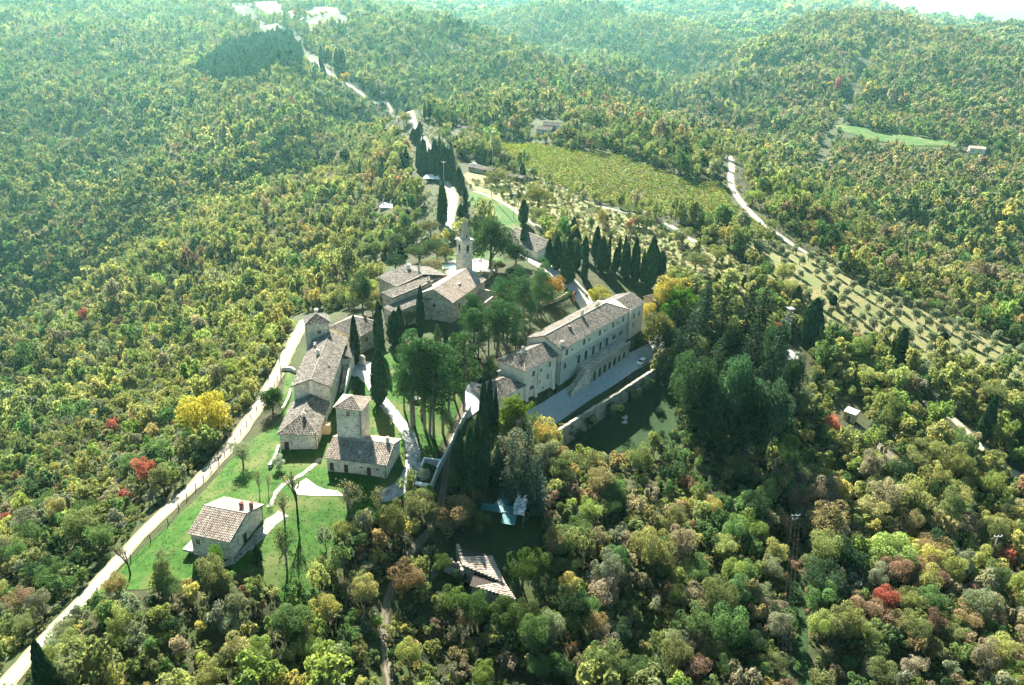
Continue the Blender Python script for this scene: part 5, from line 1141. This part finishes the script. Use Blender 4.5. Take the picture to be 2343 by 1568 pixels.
# ------------------------------------------------------------------ named broadleaf trees and shrubs
def broad(px, yb, yt, w_, tint, noun='tree', adj='', pair=None, name='broadleaf_tree', label=None, group='broadleaf trees'):
    p = hit(px, yb); zc = proj(p)[2]; h = max(1.0, top_z(p[0], p[1], p[2], yt) - p[2]); r = w_ / 2 * zc / F0
    pair = pair or random.choice(DEC)
    return plant(name, label or autolabel(adj, noun, px, (yb + yt) / 2), 'shrub' if 'shrub' in noun or 'bush' in noun else 'tree', pair, p, (r, r, h / 2.05), random.random() * 6, jit(tint, .08), group)
broad(472, 1010, 903, 122, (.38, .34, .06), pair=DEC[2], label='big bright yellow tree in the bushes left of the dirt road')
broad(1122, 615, 484, 118, (.040, .070, .030), pair=OAK, name='holm_oak', label='huge dark rounded holm oak behind the bell tower')
broad(1180, 608, 555, 60, (.05, .085, .045), pair=OAK, name='holm_oak', label='smaller grey green holm oak at the foot of the slim cypress')
broad(1180, 1010, 902, 86, (.095, .14, .022), pair=DOME, name='dome_tree', label='round green clipped dome tree in front of the low annex')
broad(1545, 745, 655, 92, (.06, .155, .02), pair=DOME, name='dome_tree', label='bright green dome tree beside the gatehouse')
broad(1500, 815, 705, 86, (.13, .13, .05), pair=OAK, label='brownish green round tree over the parked hatchback')
broad(1530, 720, 628, 100, (.34, .30, .07), pair=DEC[0], label='golden yellow tree behind the bright green dome tree')
broad(1478, 742, 690, 40, (.33, .28, .07), pair=DEC[1], label='small golden tree below the gatehouse')
broad(1242, 1062, 958, 58, (.30, .23, .08), pair=DEC[4], label='orange yellow tree beside the silvery cedars')
broad(1152, 1060, 1000, 50, (.30, .26, .07), pair=DEC[0], label='yellow leaved tree beneath the round green dome tree')
broad(1262, 690, 628, 64, (.28, .17, .05), pair=DEC[2], label='orange brown shrub mound beside the entrance road')
broad(1238, 668, 640, 40, (.25, .17, .06), 'shrub', 'tan'); broad(1155, 715, 662, 40, RED, pair=DEC[3], label='red leaved tree behind the pines near the church')
broad(1372, 705, 655, 66, (.26, .27, .05), pair=DEC[4], name='shrub', label='feathery yellow green shrub behind the convent roof')
broad(625, 945, 882, 62, (.035, .085, .018), pair=OAK, name='shrub', label='dense dark green round shrub beside the dirt road fence')
broad(557, 1066, 1006, 54, GRY, pair=DEC[4], name='olive_tree', label='grey green olive tree on the lawn above the cottage')
broad(372, 1290, 1255, 24, GRY, pair=DEC[4], name='olive_tree', label='small grey olive tree between fence and cottage')
broad(498, 1310, 1240, 36, (.07, .16, .03), pair=DEC[5], name='young_tree', label='slender young green tree at the cottage corner')
broad(805, 1185, 1092, 112, (.18, .17, .10), pair=BARE[0], name='twiggy_tree', label='grey twiggy tree in front of the tower house')
broad(868, 1190, 1110, 60, (.19, .18, .11), pair=BARE[1], name='twiggy_tree', label='paler twiggy tree right of the grey twiggy tree')
broad(682, 1186, 1080, 100, (.2, .18, .12), pair=NAKED, name='bare_tree', label='bare branching tree on the lawn below the gravel spread')
broad(652, 1192, 1128, 84, (.17, .16, .1), pair=BARE[1], name='bare_tree', label='thin bushy bare tree beside the rubble path')
broad(655, 1290, 1195, 92, (.08, .11, .04), pair=BARE[0], name='young_tree', label='young thin tree on the lawn right of the cottage')
broad(595, 1135, 1075, 44, (.12, .12, .06), pair=BARE[1], name='young_tree', label='tiny sapling beside the stepping stone path')
broad(298, 1318, 1240, 80, (.12, .11, .07), pair=NAKED, name='bare_tree', label='bare black tree leaning beside the fence')
broad(615, 1130, 1080, 30, (.2, .19, .12), pair=BARE[1], name='sapling', label='thin leafless sapling by the low house bank')
broad(960, 1200, 1118, 78, (.17, .185, .09), adj='pale grey green', noun='bushy tree'); broad(900, 1240, 1150, 70, (.12, .135, .06), adj='olive', noun='bushy tree')
broad(1058, 1215, 1150, 60, (.15, .18, .075), adj='pale green', noun='tree'); broad(1100, 1225, 1165, 46, (.13, .15, .06), adj='olive', noun='tree'); broad(1050, 1330, 1300, 44, DGR, pair=OAK, adj='dark round', noun='bush', name='shrub')
broad(967, 1110, 1075, 36, (.4, .42, .38), pair=DEC[3], name='shrub', label='white flowering bush beside the bin enclosure')
broad(640, 1072, 1045, 38, (.30, .34, .32), pair=DEC[3], name='shrub', label='pale grey rock rose bush below the low house')
for a in ((930,640,610,60,(.18,.17,.1),0),(990,625,590,70,(.2,.18,.12),4),(1135,625,597,46,(.17,.15,.06),2),(1175,640,610,40,(.07,.11,.05),5),(905,620,580,50,DGR,5),(960,600,560,70,(.06,.09,.04),2),(1000,590,548,66,(.05,.085,.04),1),(1020,600,560,48,(.15,.14,.05),0),(905,590,540,60,(.07,.1,.05),3),(850,600,550,66,OLV,1),(830,720,612,56,DGR,5),(945,560,520,60,(.08,.11,.05),0),(985,540,505,54,(.13,.14,.07),1),(930,745,715,60,(.22,.18,.05),3),(1230,480,420,60,(.17,.17,.06),0),(1135,425,388,62,(.16,.17,.06),1),(1235,520,470,40,OLV,2),(1302,330,292,34,(.36,.3,.07),2),(830,180,163,40,(.3,.22,.05),2),(790,195,165,26,(.34,.25,.06),1),(930,285,255,36,(.22,.21,.05),0),(1440,490,462,40,OLV,0),(1490,500,470,34,YGR,1),(1440,535,505,24,RED,3),(1380,520,480,30,(.2,.15,.05),0),(1560,560,520,52,OLV,1),(1460,520,490,40,OLV,1),(1790,650,598,56,YGR,0),(1805,690,640,58,YGR,2),(1760,530,500,36,OLV,2),(1720,470,435,44,LIM,1),(1665,365,335,46,OLV,0),(1590,620,575,50,OLV,2),(1640,600,560,50,YGR,0)):
    x, yb, yt, w_, c, v = a; nm = 'red' if c == RED else 'yellow' if c[0] > .3 else 'dark green' if c[0] < .05 else 'grey brown' if c[2] > .09 else 'olive green'
    broad(x, yb, yt, w_, c, adj=nm, noun='leafy tree', pair=DEC[v])
for x, yb, yt, w_ in ((1580,1000,800,120),(1665,1020,790,140),(1745,1060,850,120),(1560,930,790,90),(1620,1010,850,110),(1800,930,800,80),(1700,1060,900,110),(1530,830,740,70),(1660,870,720,90),(1760,880,720,80)): broad(x, yb, yt, w_ * .85, jit((.042, .082, .046), .3), adj='dark green', noun='holm oak', pair=OAK, name='holm_oak', group='dark holm oaks right of the convent')
for x, yb, yt, w_ in ((1035,1410,1345,70),(1085,1430,1360,80),(1150,1440,1380,80),(1205,1440,1370,60),(1195,1345,1265,80),(1010,1320,1270,50),(1230,1330,1260,60)): broad(x, yb, yt, w_, jit((.07, .11, .035), .3), adj='scrubby green', noun='bush', name='shrub', group='bushes around the ruin')
for k in range(16):
    while True:
        x, y = random.uniform(900, 1280), random.uniform(660, 930)
        if inpoly(x, y, [(905,800),(960,790),(1060,770),(1140,715),(1230,660),(1275,690),(1200,790),(1130,860),(1060,880),(1010,930),(930,900)]): break
    w_ = random.uniform(24, 46); broad(x, y, y - w_ * random.uniform(.7, 1.1), w_, jit(random.choice((GRN, OLV, DGR, DGR)), .2), adj='shady green', noun='bush', pair=random.choice(DEC), name='shrub', group='bushes under the pines')
for x, yb, yt, w_ in ((1300,1005,975,40),(1345,985,950,46),(1400,960,920,44),(1450,925,890,40),(1480,900,868,36),(1330,1010,985,40)): broad(x, yb, yt, w_, jit(DGR, .3), adj='dark', noun='bush', name='shrub', group='bushes under the retaining wall')
for k in range(16):
    while True:
        x, y = random.uniform(655, 905), random.uniform(640, 745)
        if inpoly(x, y, [(660,735),(664,712),(745,694),(858,690),(872,640),(905,690),(862,725),(760,712)]): break
    w_ = random.uniform(22, 44); broad(x, y, y - w_ * random.uniform(.7, 1.2), w_, jit(random.choice((GRN, OLV, YGR, GRY, TAN)), .2), adj='leafy', noun='shrub', name='shrub', group='shrubs behind the tower')
hl = smooth_line(wline(hd), .8); g = np.random.default_rng(5); hp_ = []          # clipped hedge
for p in hl:
    for _ in range(90): hp_.append((p[0] + g.uniform(-.75, .75), p[1] + g.uniform(-.75, .75), hz(*p) + 2.6 * g.random() ** .45))
hp_ = np.array(hp_); ho = hp_[0].copy(); hn = unit(g.normal(size=hp_.shape) * .6 + (0, 0, .5))
o = link('hedge', np_mesh('hedge', leaf_quads(hp_ - ho, hn, .16 * g.uniform(.6, 1.3, len(hp_))), ['leaf']), label='long clipped green hedge between the pines and the convent', category='hedge'); o.location = tuple(ho); o.color = (.055, .10, .02, 1)
# ------------------------------------------------------------------ olive grove: trees one by one, in rows
OLW = wpoly(OLIVE); OC = decid_quads(91, 420, .13, 10, .8, .85); OM = np_mesh('olive', OC[0], ['leaf', 'bark'], limbs(91, OC[2], .07, 3, .85), OC[1])
ca, sa = math.cos(R(-62)), math.sin(R(-62)); oc = np.mean(OLW, 0); no = 0
for i in range(-30, 31):
    for j in range(-30, 31):
        u, v = i * 5.0, j * 9.5; x, y = oc[0] + u * ca - v * sa + random.uniform(-.7, .7), oc[1] + u * sa + v * ca + random.uniform(-.7, .7)
        if inpoly(x, y, OLW) and random.random() < .88 and no < 300:
            z = hz(x, y); r = random.uniform(1.8, 2.6); px, py, zc = proj((x, y, z))
            if not (-20 < px < 2363): continue
            o = link('olive_tree', OM, label='small grey green olive tree in the rows of the grove', category='olive tree', group='olive trees in rows on the right slope'); o.location = (x, y, z - .1); o.scale = (r, r, r * 1.1); o.rotation_euler = (0, 0, random.random() * 6); o.color = (*jit((.21, .24, .17), .15), 1); no += 1
# ------------------------------------------------------------------ stuff: woods nobody could count
def stuff(name, label, cat, P, scale, idx, tint, protos, tilt=0):
    me = bpy.data.meshes.new(name); me.vertices.add(len(P)); me.vertices.foreach_set('co', np.asarray(P, 'f').ravel())
    sc3 = np.asarray(scale, 'f'); sc3 = sc3 if sc3.ndim == 2 else np.repeat(sc3[:, None], 3, 1)
    for nm, tp_, arr, key in (('sc', 'FLOAT_VECTOR', sc3, 'vector'), ('rot', 'FLOAT', RNG.random(len(P)) * 6.28, 'value'), ('pick', 'INT', np.asarray(idx, 'i'), 'value')):
        a = me.attributes.new(nm, tp_, 'POINT'); a.data.foreach_set(key, np.ascontiguousarray(arr, 'i' if tp_ == 'INT' else 'f').ravel())
    a = me.attributes.new('tint', 'FLOAT_COLOR', 'POINT'); a.data.foreach_set('color', np.concatenate([tint, np.ones((len(P), 1))], 1).astype('f').ravel())
    o = bpy.data.objects.new(name, me); COL.objects.link(o); tag(o, label, cat, None, 'stuff')
    c = bpy.data.collections.new(name + '_kinds')
    for k, m_ in enumerate(protos): c.objects.link(bpy.data.objects.new(f'{name}_kind_{k:02d}', m_))
    ng = bpy.data.node_groups.new(name, 'GeometryNodeTree'); ng.interface.new_socket('Geometry', in_out='INPUT', socket_type='NodeSocketGeometry'); ng.interface.new_socket('Geometry', in_out='OUTPUT', socket_type='NodeSocketGeometry')
    A = lambda t, **k: N(ng, t, **k); gi, go = A('NodeGroupInput'), A('NodeGroupOutput')
    ci = A('GeometryNodeCollectionInfo'); ci.inputs[0].default_value = c; ci.inputs['Separate Children'].default_value = True; ci.inputs['Reset Children'].default_value = True
    def attr(n_, t): q = A('GeometryNodeInputNamedAttribute', data_type=t); q.inputs[0].default_value = n_; return q.outputs[0]
    ip = A('GeometryNodeInstanceOnPoints'); ip.inputs['Pick Instance'].default_value = True
    cx = A('ShaderNodeCombineXYZ'); ng.links.new(attr('rot', 'FLOAT'), cx.inputs[2])
    er = A('FunctionNodeEulerToRotation'); ng.links.new(cx.outputs[0], er.inputs[0])
    L_ = ng.links.new; L_(gi.outputs[0], ip.inputs['Points']); L_(ci.outputs[0], ip.inputs['Instance']); L_(attr('pick', 'INT'), ip.inputs['Instance Index']); L_(er.outputs[0], ip.inputs['Rotation']); L_(attr('sc', 'FLOAT_VECTOR'), ip.inputs['Scale'])
    L_(ip.outputs[0], go.inputs[0]); md = o.modifiers.new('scatter', 'NODES'); md.node_group = ng; return o
def pj(P):
    x, y, z = P[:, 0], P[:, 1], P[:, 2] - CZ; Z = y * ct - z * st; u = x / Z; v = (y * st + z * ct) / Z
    return CX + (u * cr + v * sr) * F0, CY - (v * cr - u * sr) * F0, Z
CLEAR = [[(180,1400),(215,1340),(330,1240),(400,1165),(470,1100),(600,920),(662,800),(655,725),(745,712),(800,705),(868,680),(870,600),(985,565),(1100,575),(1180,590),(1225,560),(1300,600),(1340,560),(1540,640),(1510,760),(1500,860),(1280,1000),(1215,1010),(1130,980),(1060,1060),(1000,1200),(985,1130),(950,1120),(880,1190),(770,1200),(720,1300),(660,1390),(600,1320),(500,1330),(330,1360)],
 [(1240,1020),(1300,990),(1490,860),(1560,900),(1540,985),(1480,1030),(1380,1050)], [(1075,1120),(1230,1120),(1260,1240),(1180,1290),(1090,1260)], [(1000,1250),(1060,1225),(1230,1240),(1270,1330),(1240,1400),(1190,1470),(1060,1420),(985,1330)],
 [(1755,770),(1850,770),(1860,860),(1830,905),(1760,870)], [(1905,915),(1975,925),(1990,1005),(1920,1010)], [(1060,580),(1180,480),(1230,520),(1260,600),(1200,620)], [(940,395),(1000,395),(1005,440),(945,440)], [(855,462),(900,462),(905,505),(850,505)], [(1212,272),(1285,272),(1292,312),(1240,330),(1205,322)], [(1060,430),(1110,430),(1230,520),(1200,550),(1120,510)], [(1045,365),(1110,370),(1110,415),(1050,410)], [(945,385),(955,330),(975,320),(1000,345),(1045,400),(1042,425),(990,425),(955,410)], [(2195,335),(2240,335),(2240,365),(2195,365)], [(1030,290),(1075,290),(1080,320),(1030,320)]]
CLEARW = [np.array(wpoly(c)) for c in CLEAR]
WOOD = [(452,165),(480,150),(520,120),(560,110),(620,100),(660,92),(690,125),(690,170),(640,165),(600,185),(560,190),(510,205),(470,185)]
WOODW = np.array(wpoly(WOOD)); SCRUBW = np.array(wpoly(SCRUB))
FCL = [np.array(wpoly([(x, y + (5 if i % 2 else 12)) for x, y in f] )) for i, f in enumerate(FIELDS)] + [np.array(f) for f in FW]
EDGE = [(np.array(smooth_line(CUT, 4)), 4.5, 0)]
for n_, ls in ROADS.items():
    for l, w_ in ls:
        ex = {'ridge_road': 9, 'hill_road': 5, 'dirt_road': .5, 'vineyard_track': 2}.get(n_, 0)
        q = np.array(smooth_line(l, 3)); ww = w_ if not callable(w_) else 3.0
        EDGE.append((q, ww * .5, ex))
def free(P2, pad, low=False):
    ok = np.ones(len(P2), bool)
    for c in CLEARW + [np.array(VINEW), np.array(OLW), WOODW] + FCL: ok &= ~inpoly_np(P2, c)
    for q, hw, ex in EDGE:
        hw = hw + (0 if low else ex); lo, hi = q.min(0) - 14, q.max(0) + 14; m_ = np.where(ok & (P2 > lo).all(1) & (P2 < hi).all(1))[0]
        for i in range(0, len(m_), 4000):
            k = m_[i:i + 4000]; d = ((P2[k][:, None] - q[None]) ** 2).sum(-1).min(1); pd = pad[k] if np.ndim(pad) else pad
            ok[k[d < (hw + pd) ** 2]] = False
    return ok
def grid(r0, r1, s, marg=1.22):
    X = np.arange(-r1, r1, s); Y = np.arange(30, r1, s); gx, gy = np.meshgrid(X, Y); P = np.stack([gx.ravel(), gy.ravel()], 1) + RNG.uniform(-.46, .46, (gx.size, 2)) * s
    d = np.hypot(P[:, 0], P[:, 1]); P = P[(d >= r0) & (d < r1)]; z = hts(P); P3 = np.column_stack([P, z])
    px, py, zc = pj(P3); m = (zc > 5) & (np.abs(px - CX) < CX * marg + 60) & (py > -120) & (py < 1568 + 180)
    return P3[m]
PAL = np.array([GRN, OLV, YGR, GRY, YEL, ORA, RUS, RED, TAN, DGR, LIM])
def drift(P, s=1.0, k=0.0):
    x, y = P[:, 0] / s, P[:, 1] / s
    return (np.sin(x * .031 + 1.7 * np.sin(y * .023 + k) + k) + np.sin(y * .041 + 1.3 * np.sin(x * .019) + 2 * k) + .6 * np.sin(x * .093 + y * .071 + k)) / 2.6
def tints(P3):
    px, py, zc = pj(P3); n = len(P3); W = np.zeros((n, len(PAL)))
    #            GRN   OLV  YGR  GRY  YEL   ORA   RUS   RED    TAN  DGR  LIM
    W[:] =      (.12, .38, .34, .05, .01, .01, .004, .001, .05, .02, .04)
    W[px > 1150] = (.11, .36, .28, .05, .02, .035, .012, .002, .12, .03, .03)
    a = (px > 1560) & (py < 480) & (zc > 560) & (zc < 1480); W[a] = (.08, .28, .22, .06, .02, .06, .02, .003, .24, .02, .02)
    a = (px > 1000) & (px < 1800) & (zc > 990) & ~((px > 1560) & (zc < 1480)); W[a] = (.26, .36, .22, .05, .01, .01, .005, .0, .06, .04, .03)
    a = (px < 700) & (py > 640 - .15 * px) & (zc < 420); W[a] = (.10, .24, .38, .12, .02, .012, .015, .004, .04, .02, .10)
    a = (px < 600) & (py > 950); W[a] = (.16, .24, .20, .24, .025, .015, .025, .005, .07, .05, .05)
    a = (px > 1000) & (py > 950); W[a] = (.26, .30, .17, .10, .035, .03, .04, .004, .06, .05, .08)
    a = (px > 1750) & (py > 1180); W[a] = (.18, .24, .16, .09, .06, .06, .08, .008, .12, .03, .05)
    a = (px > 1700) & (py > 760) & (py < 1150); W[a] = (.20, .24, .34, .06, .015, .01, .01, .002, .03, .05, .10)
    a = (px > 180) & (px < 1300) & (py > 1180); W[a] = (.24, .25, .20, .10, .07, .02, .01, .0, .04, .05, .12)
    dr = drift(P3, np.clip(zc / 300, .6, 3)[:, ] , .4); W[:, (0, 1, 9)] *= np.exp(1.1 * dr)[:, None]; W[:, (2, 10, 4)] *= np.exp(-1.1 * dr)[:, None]; W[:, (5, 6, 8)] *= np.exp(1.6 * drift(P3, 1.5, 2.1))[:, None]
    W /= W.sum(1, keepdims=True); k = (W.cumsum(1) > RNG.random((n, 1))).argmax(1)
    t = PAL[k] * (1 + RNG.uniform(-.2, .2, (n, 1))) * (1 + RNG.uniform(-.08, .08, (n, 3))) * (1 + .16 * drift(P3, .8, 3.3))[:, None]; return np.clip(t, .005, 1), k
def proto(seed, n, s, nb, flat, mats=('leafi', 'bark'), lm=4, zc=1.1):
    q, v, P, r = decid_quads(seed, n, s, nb, flat, zc); return np_mesh('crown', q, list(mats), limbs(seed, P, .06, lm, zc), v)
MID = [proto(101, 620, .115, 14, .85), proto(102, 560, .12, 10, 1.0), proto(103, 680, .11, 18, .75), proto(104, 420, .12, 12, .9)]
FAR = [proto(111, 170, .24, 9, .85, lm=0), proto(112, 150, .25, 7, 1.0, lm=0), proto(113, 190, .23, 10, .75, lm=0)]
VFAR = [proto(121, 60, .42, 6, .8, lm=0), proto(122, 60, .42, 5, .9, lm=0)]
NAME = ['green', 'olive green', 'yellow green', 'grey green', 'golden yellow', 'orange brown', 'rusty', 'red', 'tan', 'dark green', 'lime green']
# near wood: the three hundred broadleaf trees that show largest stand as trees of their own
P = grid(40, 265, 3.3); rad = RNG.gamma(7, .255, len(P)).clip(.8, 3.5); px, py, zc = pj(P)
rad = rad * (1 + .3 * drift(P, .45, 1.0)); rad = np.where((px < 640) & (py > 600), rad * .82, rad); rad = np.where((px > 1000) & (py > 1000), rad * 1.12, rad)
ok = free(P[:, :2], rad * .55); P, rad, px, py, zc = P[ok], rad[ok], px[ok], py[ok], zc[ok]
sc_ = inpoly_np(P[:, :2], SCRUBW); keep = ~sc_ | (RNG.random(len(P)) < .35); rad = np.where(sc_, rad * .55, rad); P, rad, px, py, zc = P[keep], rad[keep], px[keep], py[keep], zc[keep]
T, K = tints(P); T = np.where((K == 4)[:, None] & (RNG.random(len(P)) < .5)[:, None], T * (.7, .85, .9), T); show = (rad / zc) * ((px > -10) & (px < 2353) & (py > 0) & (py < 1590)); order = np.argsort(-show)[:300 - 46]
ind = np.zeros(len(P), bool); ind[order] = True
for i in order:
    r = rad[i]; v = random.choice((0, 1, 2, 3, 5, 5, 2, 4)) if K[i] not in (3, 8) else random.choice((4, 0, 3)); h = r * random.uniform(.85, 1.55)
    adj = ('big ' if r > 3.3 else 'small ' if r < 1.9 else '') + NAME[K[i]]
    lb_ = autolabel(adj, 'bushy tree' if h < r * 1.2 else 'tall tree', px[i], py[i] - 30, True)
    plant('broadleaf_tree', lb_, 'tree', DEC[v], P[i] - (0, 0, .2), (r, r * random.uniform(.88, 1.1), h), random.random() * 6, T[i], 'broadleaf trees in the near wood')
A = ~ind
stuff('near_woodland', 'dense mixed autumn wood filling the slopes around the hamlet', 'woodland', P[A] - (0, 0, .2), np.column_stack([rad[A], rad[A], rad[A] * RNG.uniform(.85, 1.7, A.sum())]), RNG.integers(0, len(MID), A.sum()), T[A], MID)
allP, allS, allI, allT = [], [], [], []
for r0, r1, s, rr, kind in ((265, 520, 4.0, 2.1, 0), (520, 950, 4.7, 2.5, 1), (950, 1700, 5.9, 3.2, 1), (1700, 2400, 12, 7.5, 2), (2400, 3400, 19, 12, 2)):
    P = grid(r0, r1, s, 1.15); rad = rr * RNG.gamma(9, 1 / 9, len(P)).clip(.45, 1.8) * (1 + .25 * drift(P, max(.5, r0 / 500), 1.0)); ok = free(P[:, :2], rad * .5) & (drift(P, max(.4, r0 / 600), 5.0) + RNG.uniform(-.35, .35, len(P)) < .78); P, rad = P[ok], rad[ok]
    sc_ = inpoly_np(P[:, :2], SCRUBW); keep = ~sc_ | (RNG.random(len(P)) < .4); rad = np.where(sc_, rad * .5, rad); P, rad = P[keep], rad[keep]
    n = len(P); base = (0, 4, 7)[kind]; cnt = (4, 3, 2)[kind]; allP.append(P - (0, 0, rad.mean() * .1)); allS.append(np.column_stack([rad, rad, rad * RNG.uniform(.8, 1.9, n) * (1.1, 1.0, .6)[kind]])); allI.append(base + RNG.integers(0, cnt, n)); allT.append(tints(P)[0])
stuff('forest', 'hazy mixed oak forest covering the hills to the skyline', 'forest', np.concatenate(allP), np.concatenate(allS), np.concatenate(allI), np.concatenate(allT), MID + FAR + VFAR)
CYPI = [cyp_mesh(31, 260, .4, 'needlei', sz=1.9), cyp_mesh(32, 260, 1.2, 'needlei', sz=1.9)]
g = np.array(WOODW); x0, y0 = g.min(0); x1, y1 = g.max(0); gx, gy = np.meshgrid(np.arange(x0, x1, 5.5), np.arange(y0, y1, 5.5)); P = np.stack([gx.ravel(), gy.ravel()], 1) + RNG.uniform(-2, 2, (gx.size, 2)); P = P[inpoly_np(P, WOODW)]
n = len(P); stuff('cypress_wood', 'dark plantation of cypresses beside the far ridge road', 'wood', np.column_stack([P, hts(P)]), np.column_stack([RNG.uniform(2, 3.2, n)] * 2 + [RNG.uniform(12, 18, n)]), RNG.integers(0, 2, n), np.array(CYPC) * RNG.uniform(.8, 2.2, (n, 1)), CYPI)
BUSH = [proto(131, 130, .2, 6, .8, lm=2, zc=.6), proto(132, 110, .21, 5, .9, lm=2, zc=.6), proto(133, 90, .2, 7, .7, lm=3, zc=.6)]
P = np.concatenate([grid(40, 270, 2.4), grid(270, 800, 3.4)]); ok = free(P[:, :2], .7, True); P = P[ok]; m_ = ~inpoly_np(P[:, :2], SCRUBW); P = P[m_]; n = len(P); t, k = tints(P); rb = RNG.gamma(6, .13, n).clip(.3, 1.6)
stuff('undergrowth', 'scrubby bushes and saplings under the near trees', 'undergrowth', P, np.column_stack([rb, rb, rb * RNG.uniform(.7, 1.3, n)]), RNG.integers(0, 3, n), t * .9, BUSH)
P = grid(200, 480, 2.6); m_ = inpoly_np(P[:, :2], SCRUBW) & free(P[:, :2], .8); P = P[m_]; n = len(P); rb = RNG.gamma(4, .2, n).clip(.3, 2.0)
stuff('scrub', 'low grey green scrub on the slope below the vineyard', 'scrub', P, np.column_stack([rb, rb, rb * .9]), RNG.integers(0, 3, n), np.array([OLV, GRY, TAN, YGR])[RNG.integers(0, 4, n)] * RNG.uniform(.7, 1.2, (n, 1)), BUSH)
g = np.array(VINEW); cv = g.mean(0); th = R(-38); ca, sa = math.cos(th), math.sin(th); pts = []
for i in range(-50, 51):
    for j in range(-220, 221):
        u, v = j * .8 + RNG.uniform(-.25, .25), i * 4.3 + RNG.uniform(-.15, .15); pts.append((cv[0] + u * ca - v * sa, cv[1] + u * sa + v * ca))
P = np.array(pts); P = P[inpoly_np(P, g)]; q_ = np.zeros(len(P), bool)
for q, hw, _ in EDGE:
    lo, hi = q.min(0) - 6, q.max(0) + 6; m_ = np.where((P > lo).all(1) & (P < hi).all(1))[0]
    if len(m_): q_[m_] |= ((P[m_][:, None] - q[None]) ** 2).sum(-1).min(1) < (hw + .8) ** 2
P = P[~q_]; n = len(P)
stuff('vineyard', 'rows of yellow green vines on the gentle slope under the farmhouse', 'vineyard', np.column_stack([P, hts(P)]), np.column_stack([RNG.uniform(.6, 1.0, n)] * 2 + [RNG.uniform(.8, 1.3, n)]), RNG.integers(0, 3, n), np.array([(.24, .31, .065), (.19, .27, .055), (.32, .31, .085)])[RNG.integers(0, 3, n)] * RNG.uniform(.75, 1.2, (n, 1)), BUSH)
# grass tufts along lawns
def tuft(seed):
    g = np.random.default_rng(seed); n = 26; a = g.random(n) * 6.28; r = g.random(n) * .3; C = np.stack([np.cos(a) * r, np.sin(a) * r, g.uniform(.02, .12, n)], 1)
    return np_mesh('tuft', leaf_quads(C, unit(g.normal(size=(n, 3)) + (0, 0, .5)), .09 * g.uniform(.5, 1.3, n), .5, g), ['leafi'])
LW = np.array(wpoly(LAWN)); x0, y0 = LW.min(0); x1, y1 = LW.max(0); P = RNG.uniform((x0, y0), (x1, y1), (14000, 2)); P = P[inpoly_np(P, LW)]
pn_ = np.sin(P[:, 0] * .35 + np.sin(P[:, 1] * .21) * 2) + np.sin(P[:, 1] * .43 + P[:, 0] * .11); P = P[RNG.random(len(P)) < .35 + .3 * (pn_ > 0)]
ex_ = np.zeros(len(P), bool)
for q, hw, _ in EDGE: ex_ |= ((P[:, None] - q[None]) ** 2).sum(-1).min(1) < (hw + .1) ** 2
P = P[~ex_]; n = len(P)
stuff('grass_tufts', 'tufts of longer grass in the lawn', 'grass', np.column_stack([P, hts(P) + .06]), RNG.uniform(.25, .65, n), RNG.integers(0, 2, n), np.array([(.05, .15, .012), (.08, .16, .025), (.05, .14, .014)])[RNG.integers(0, 3, n)] * RNG.uniform(.8, 1.2, (n, 1)), [tuft(1), tuft(2)])
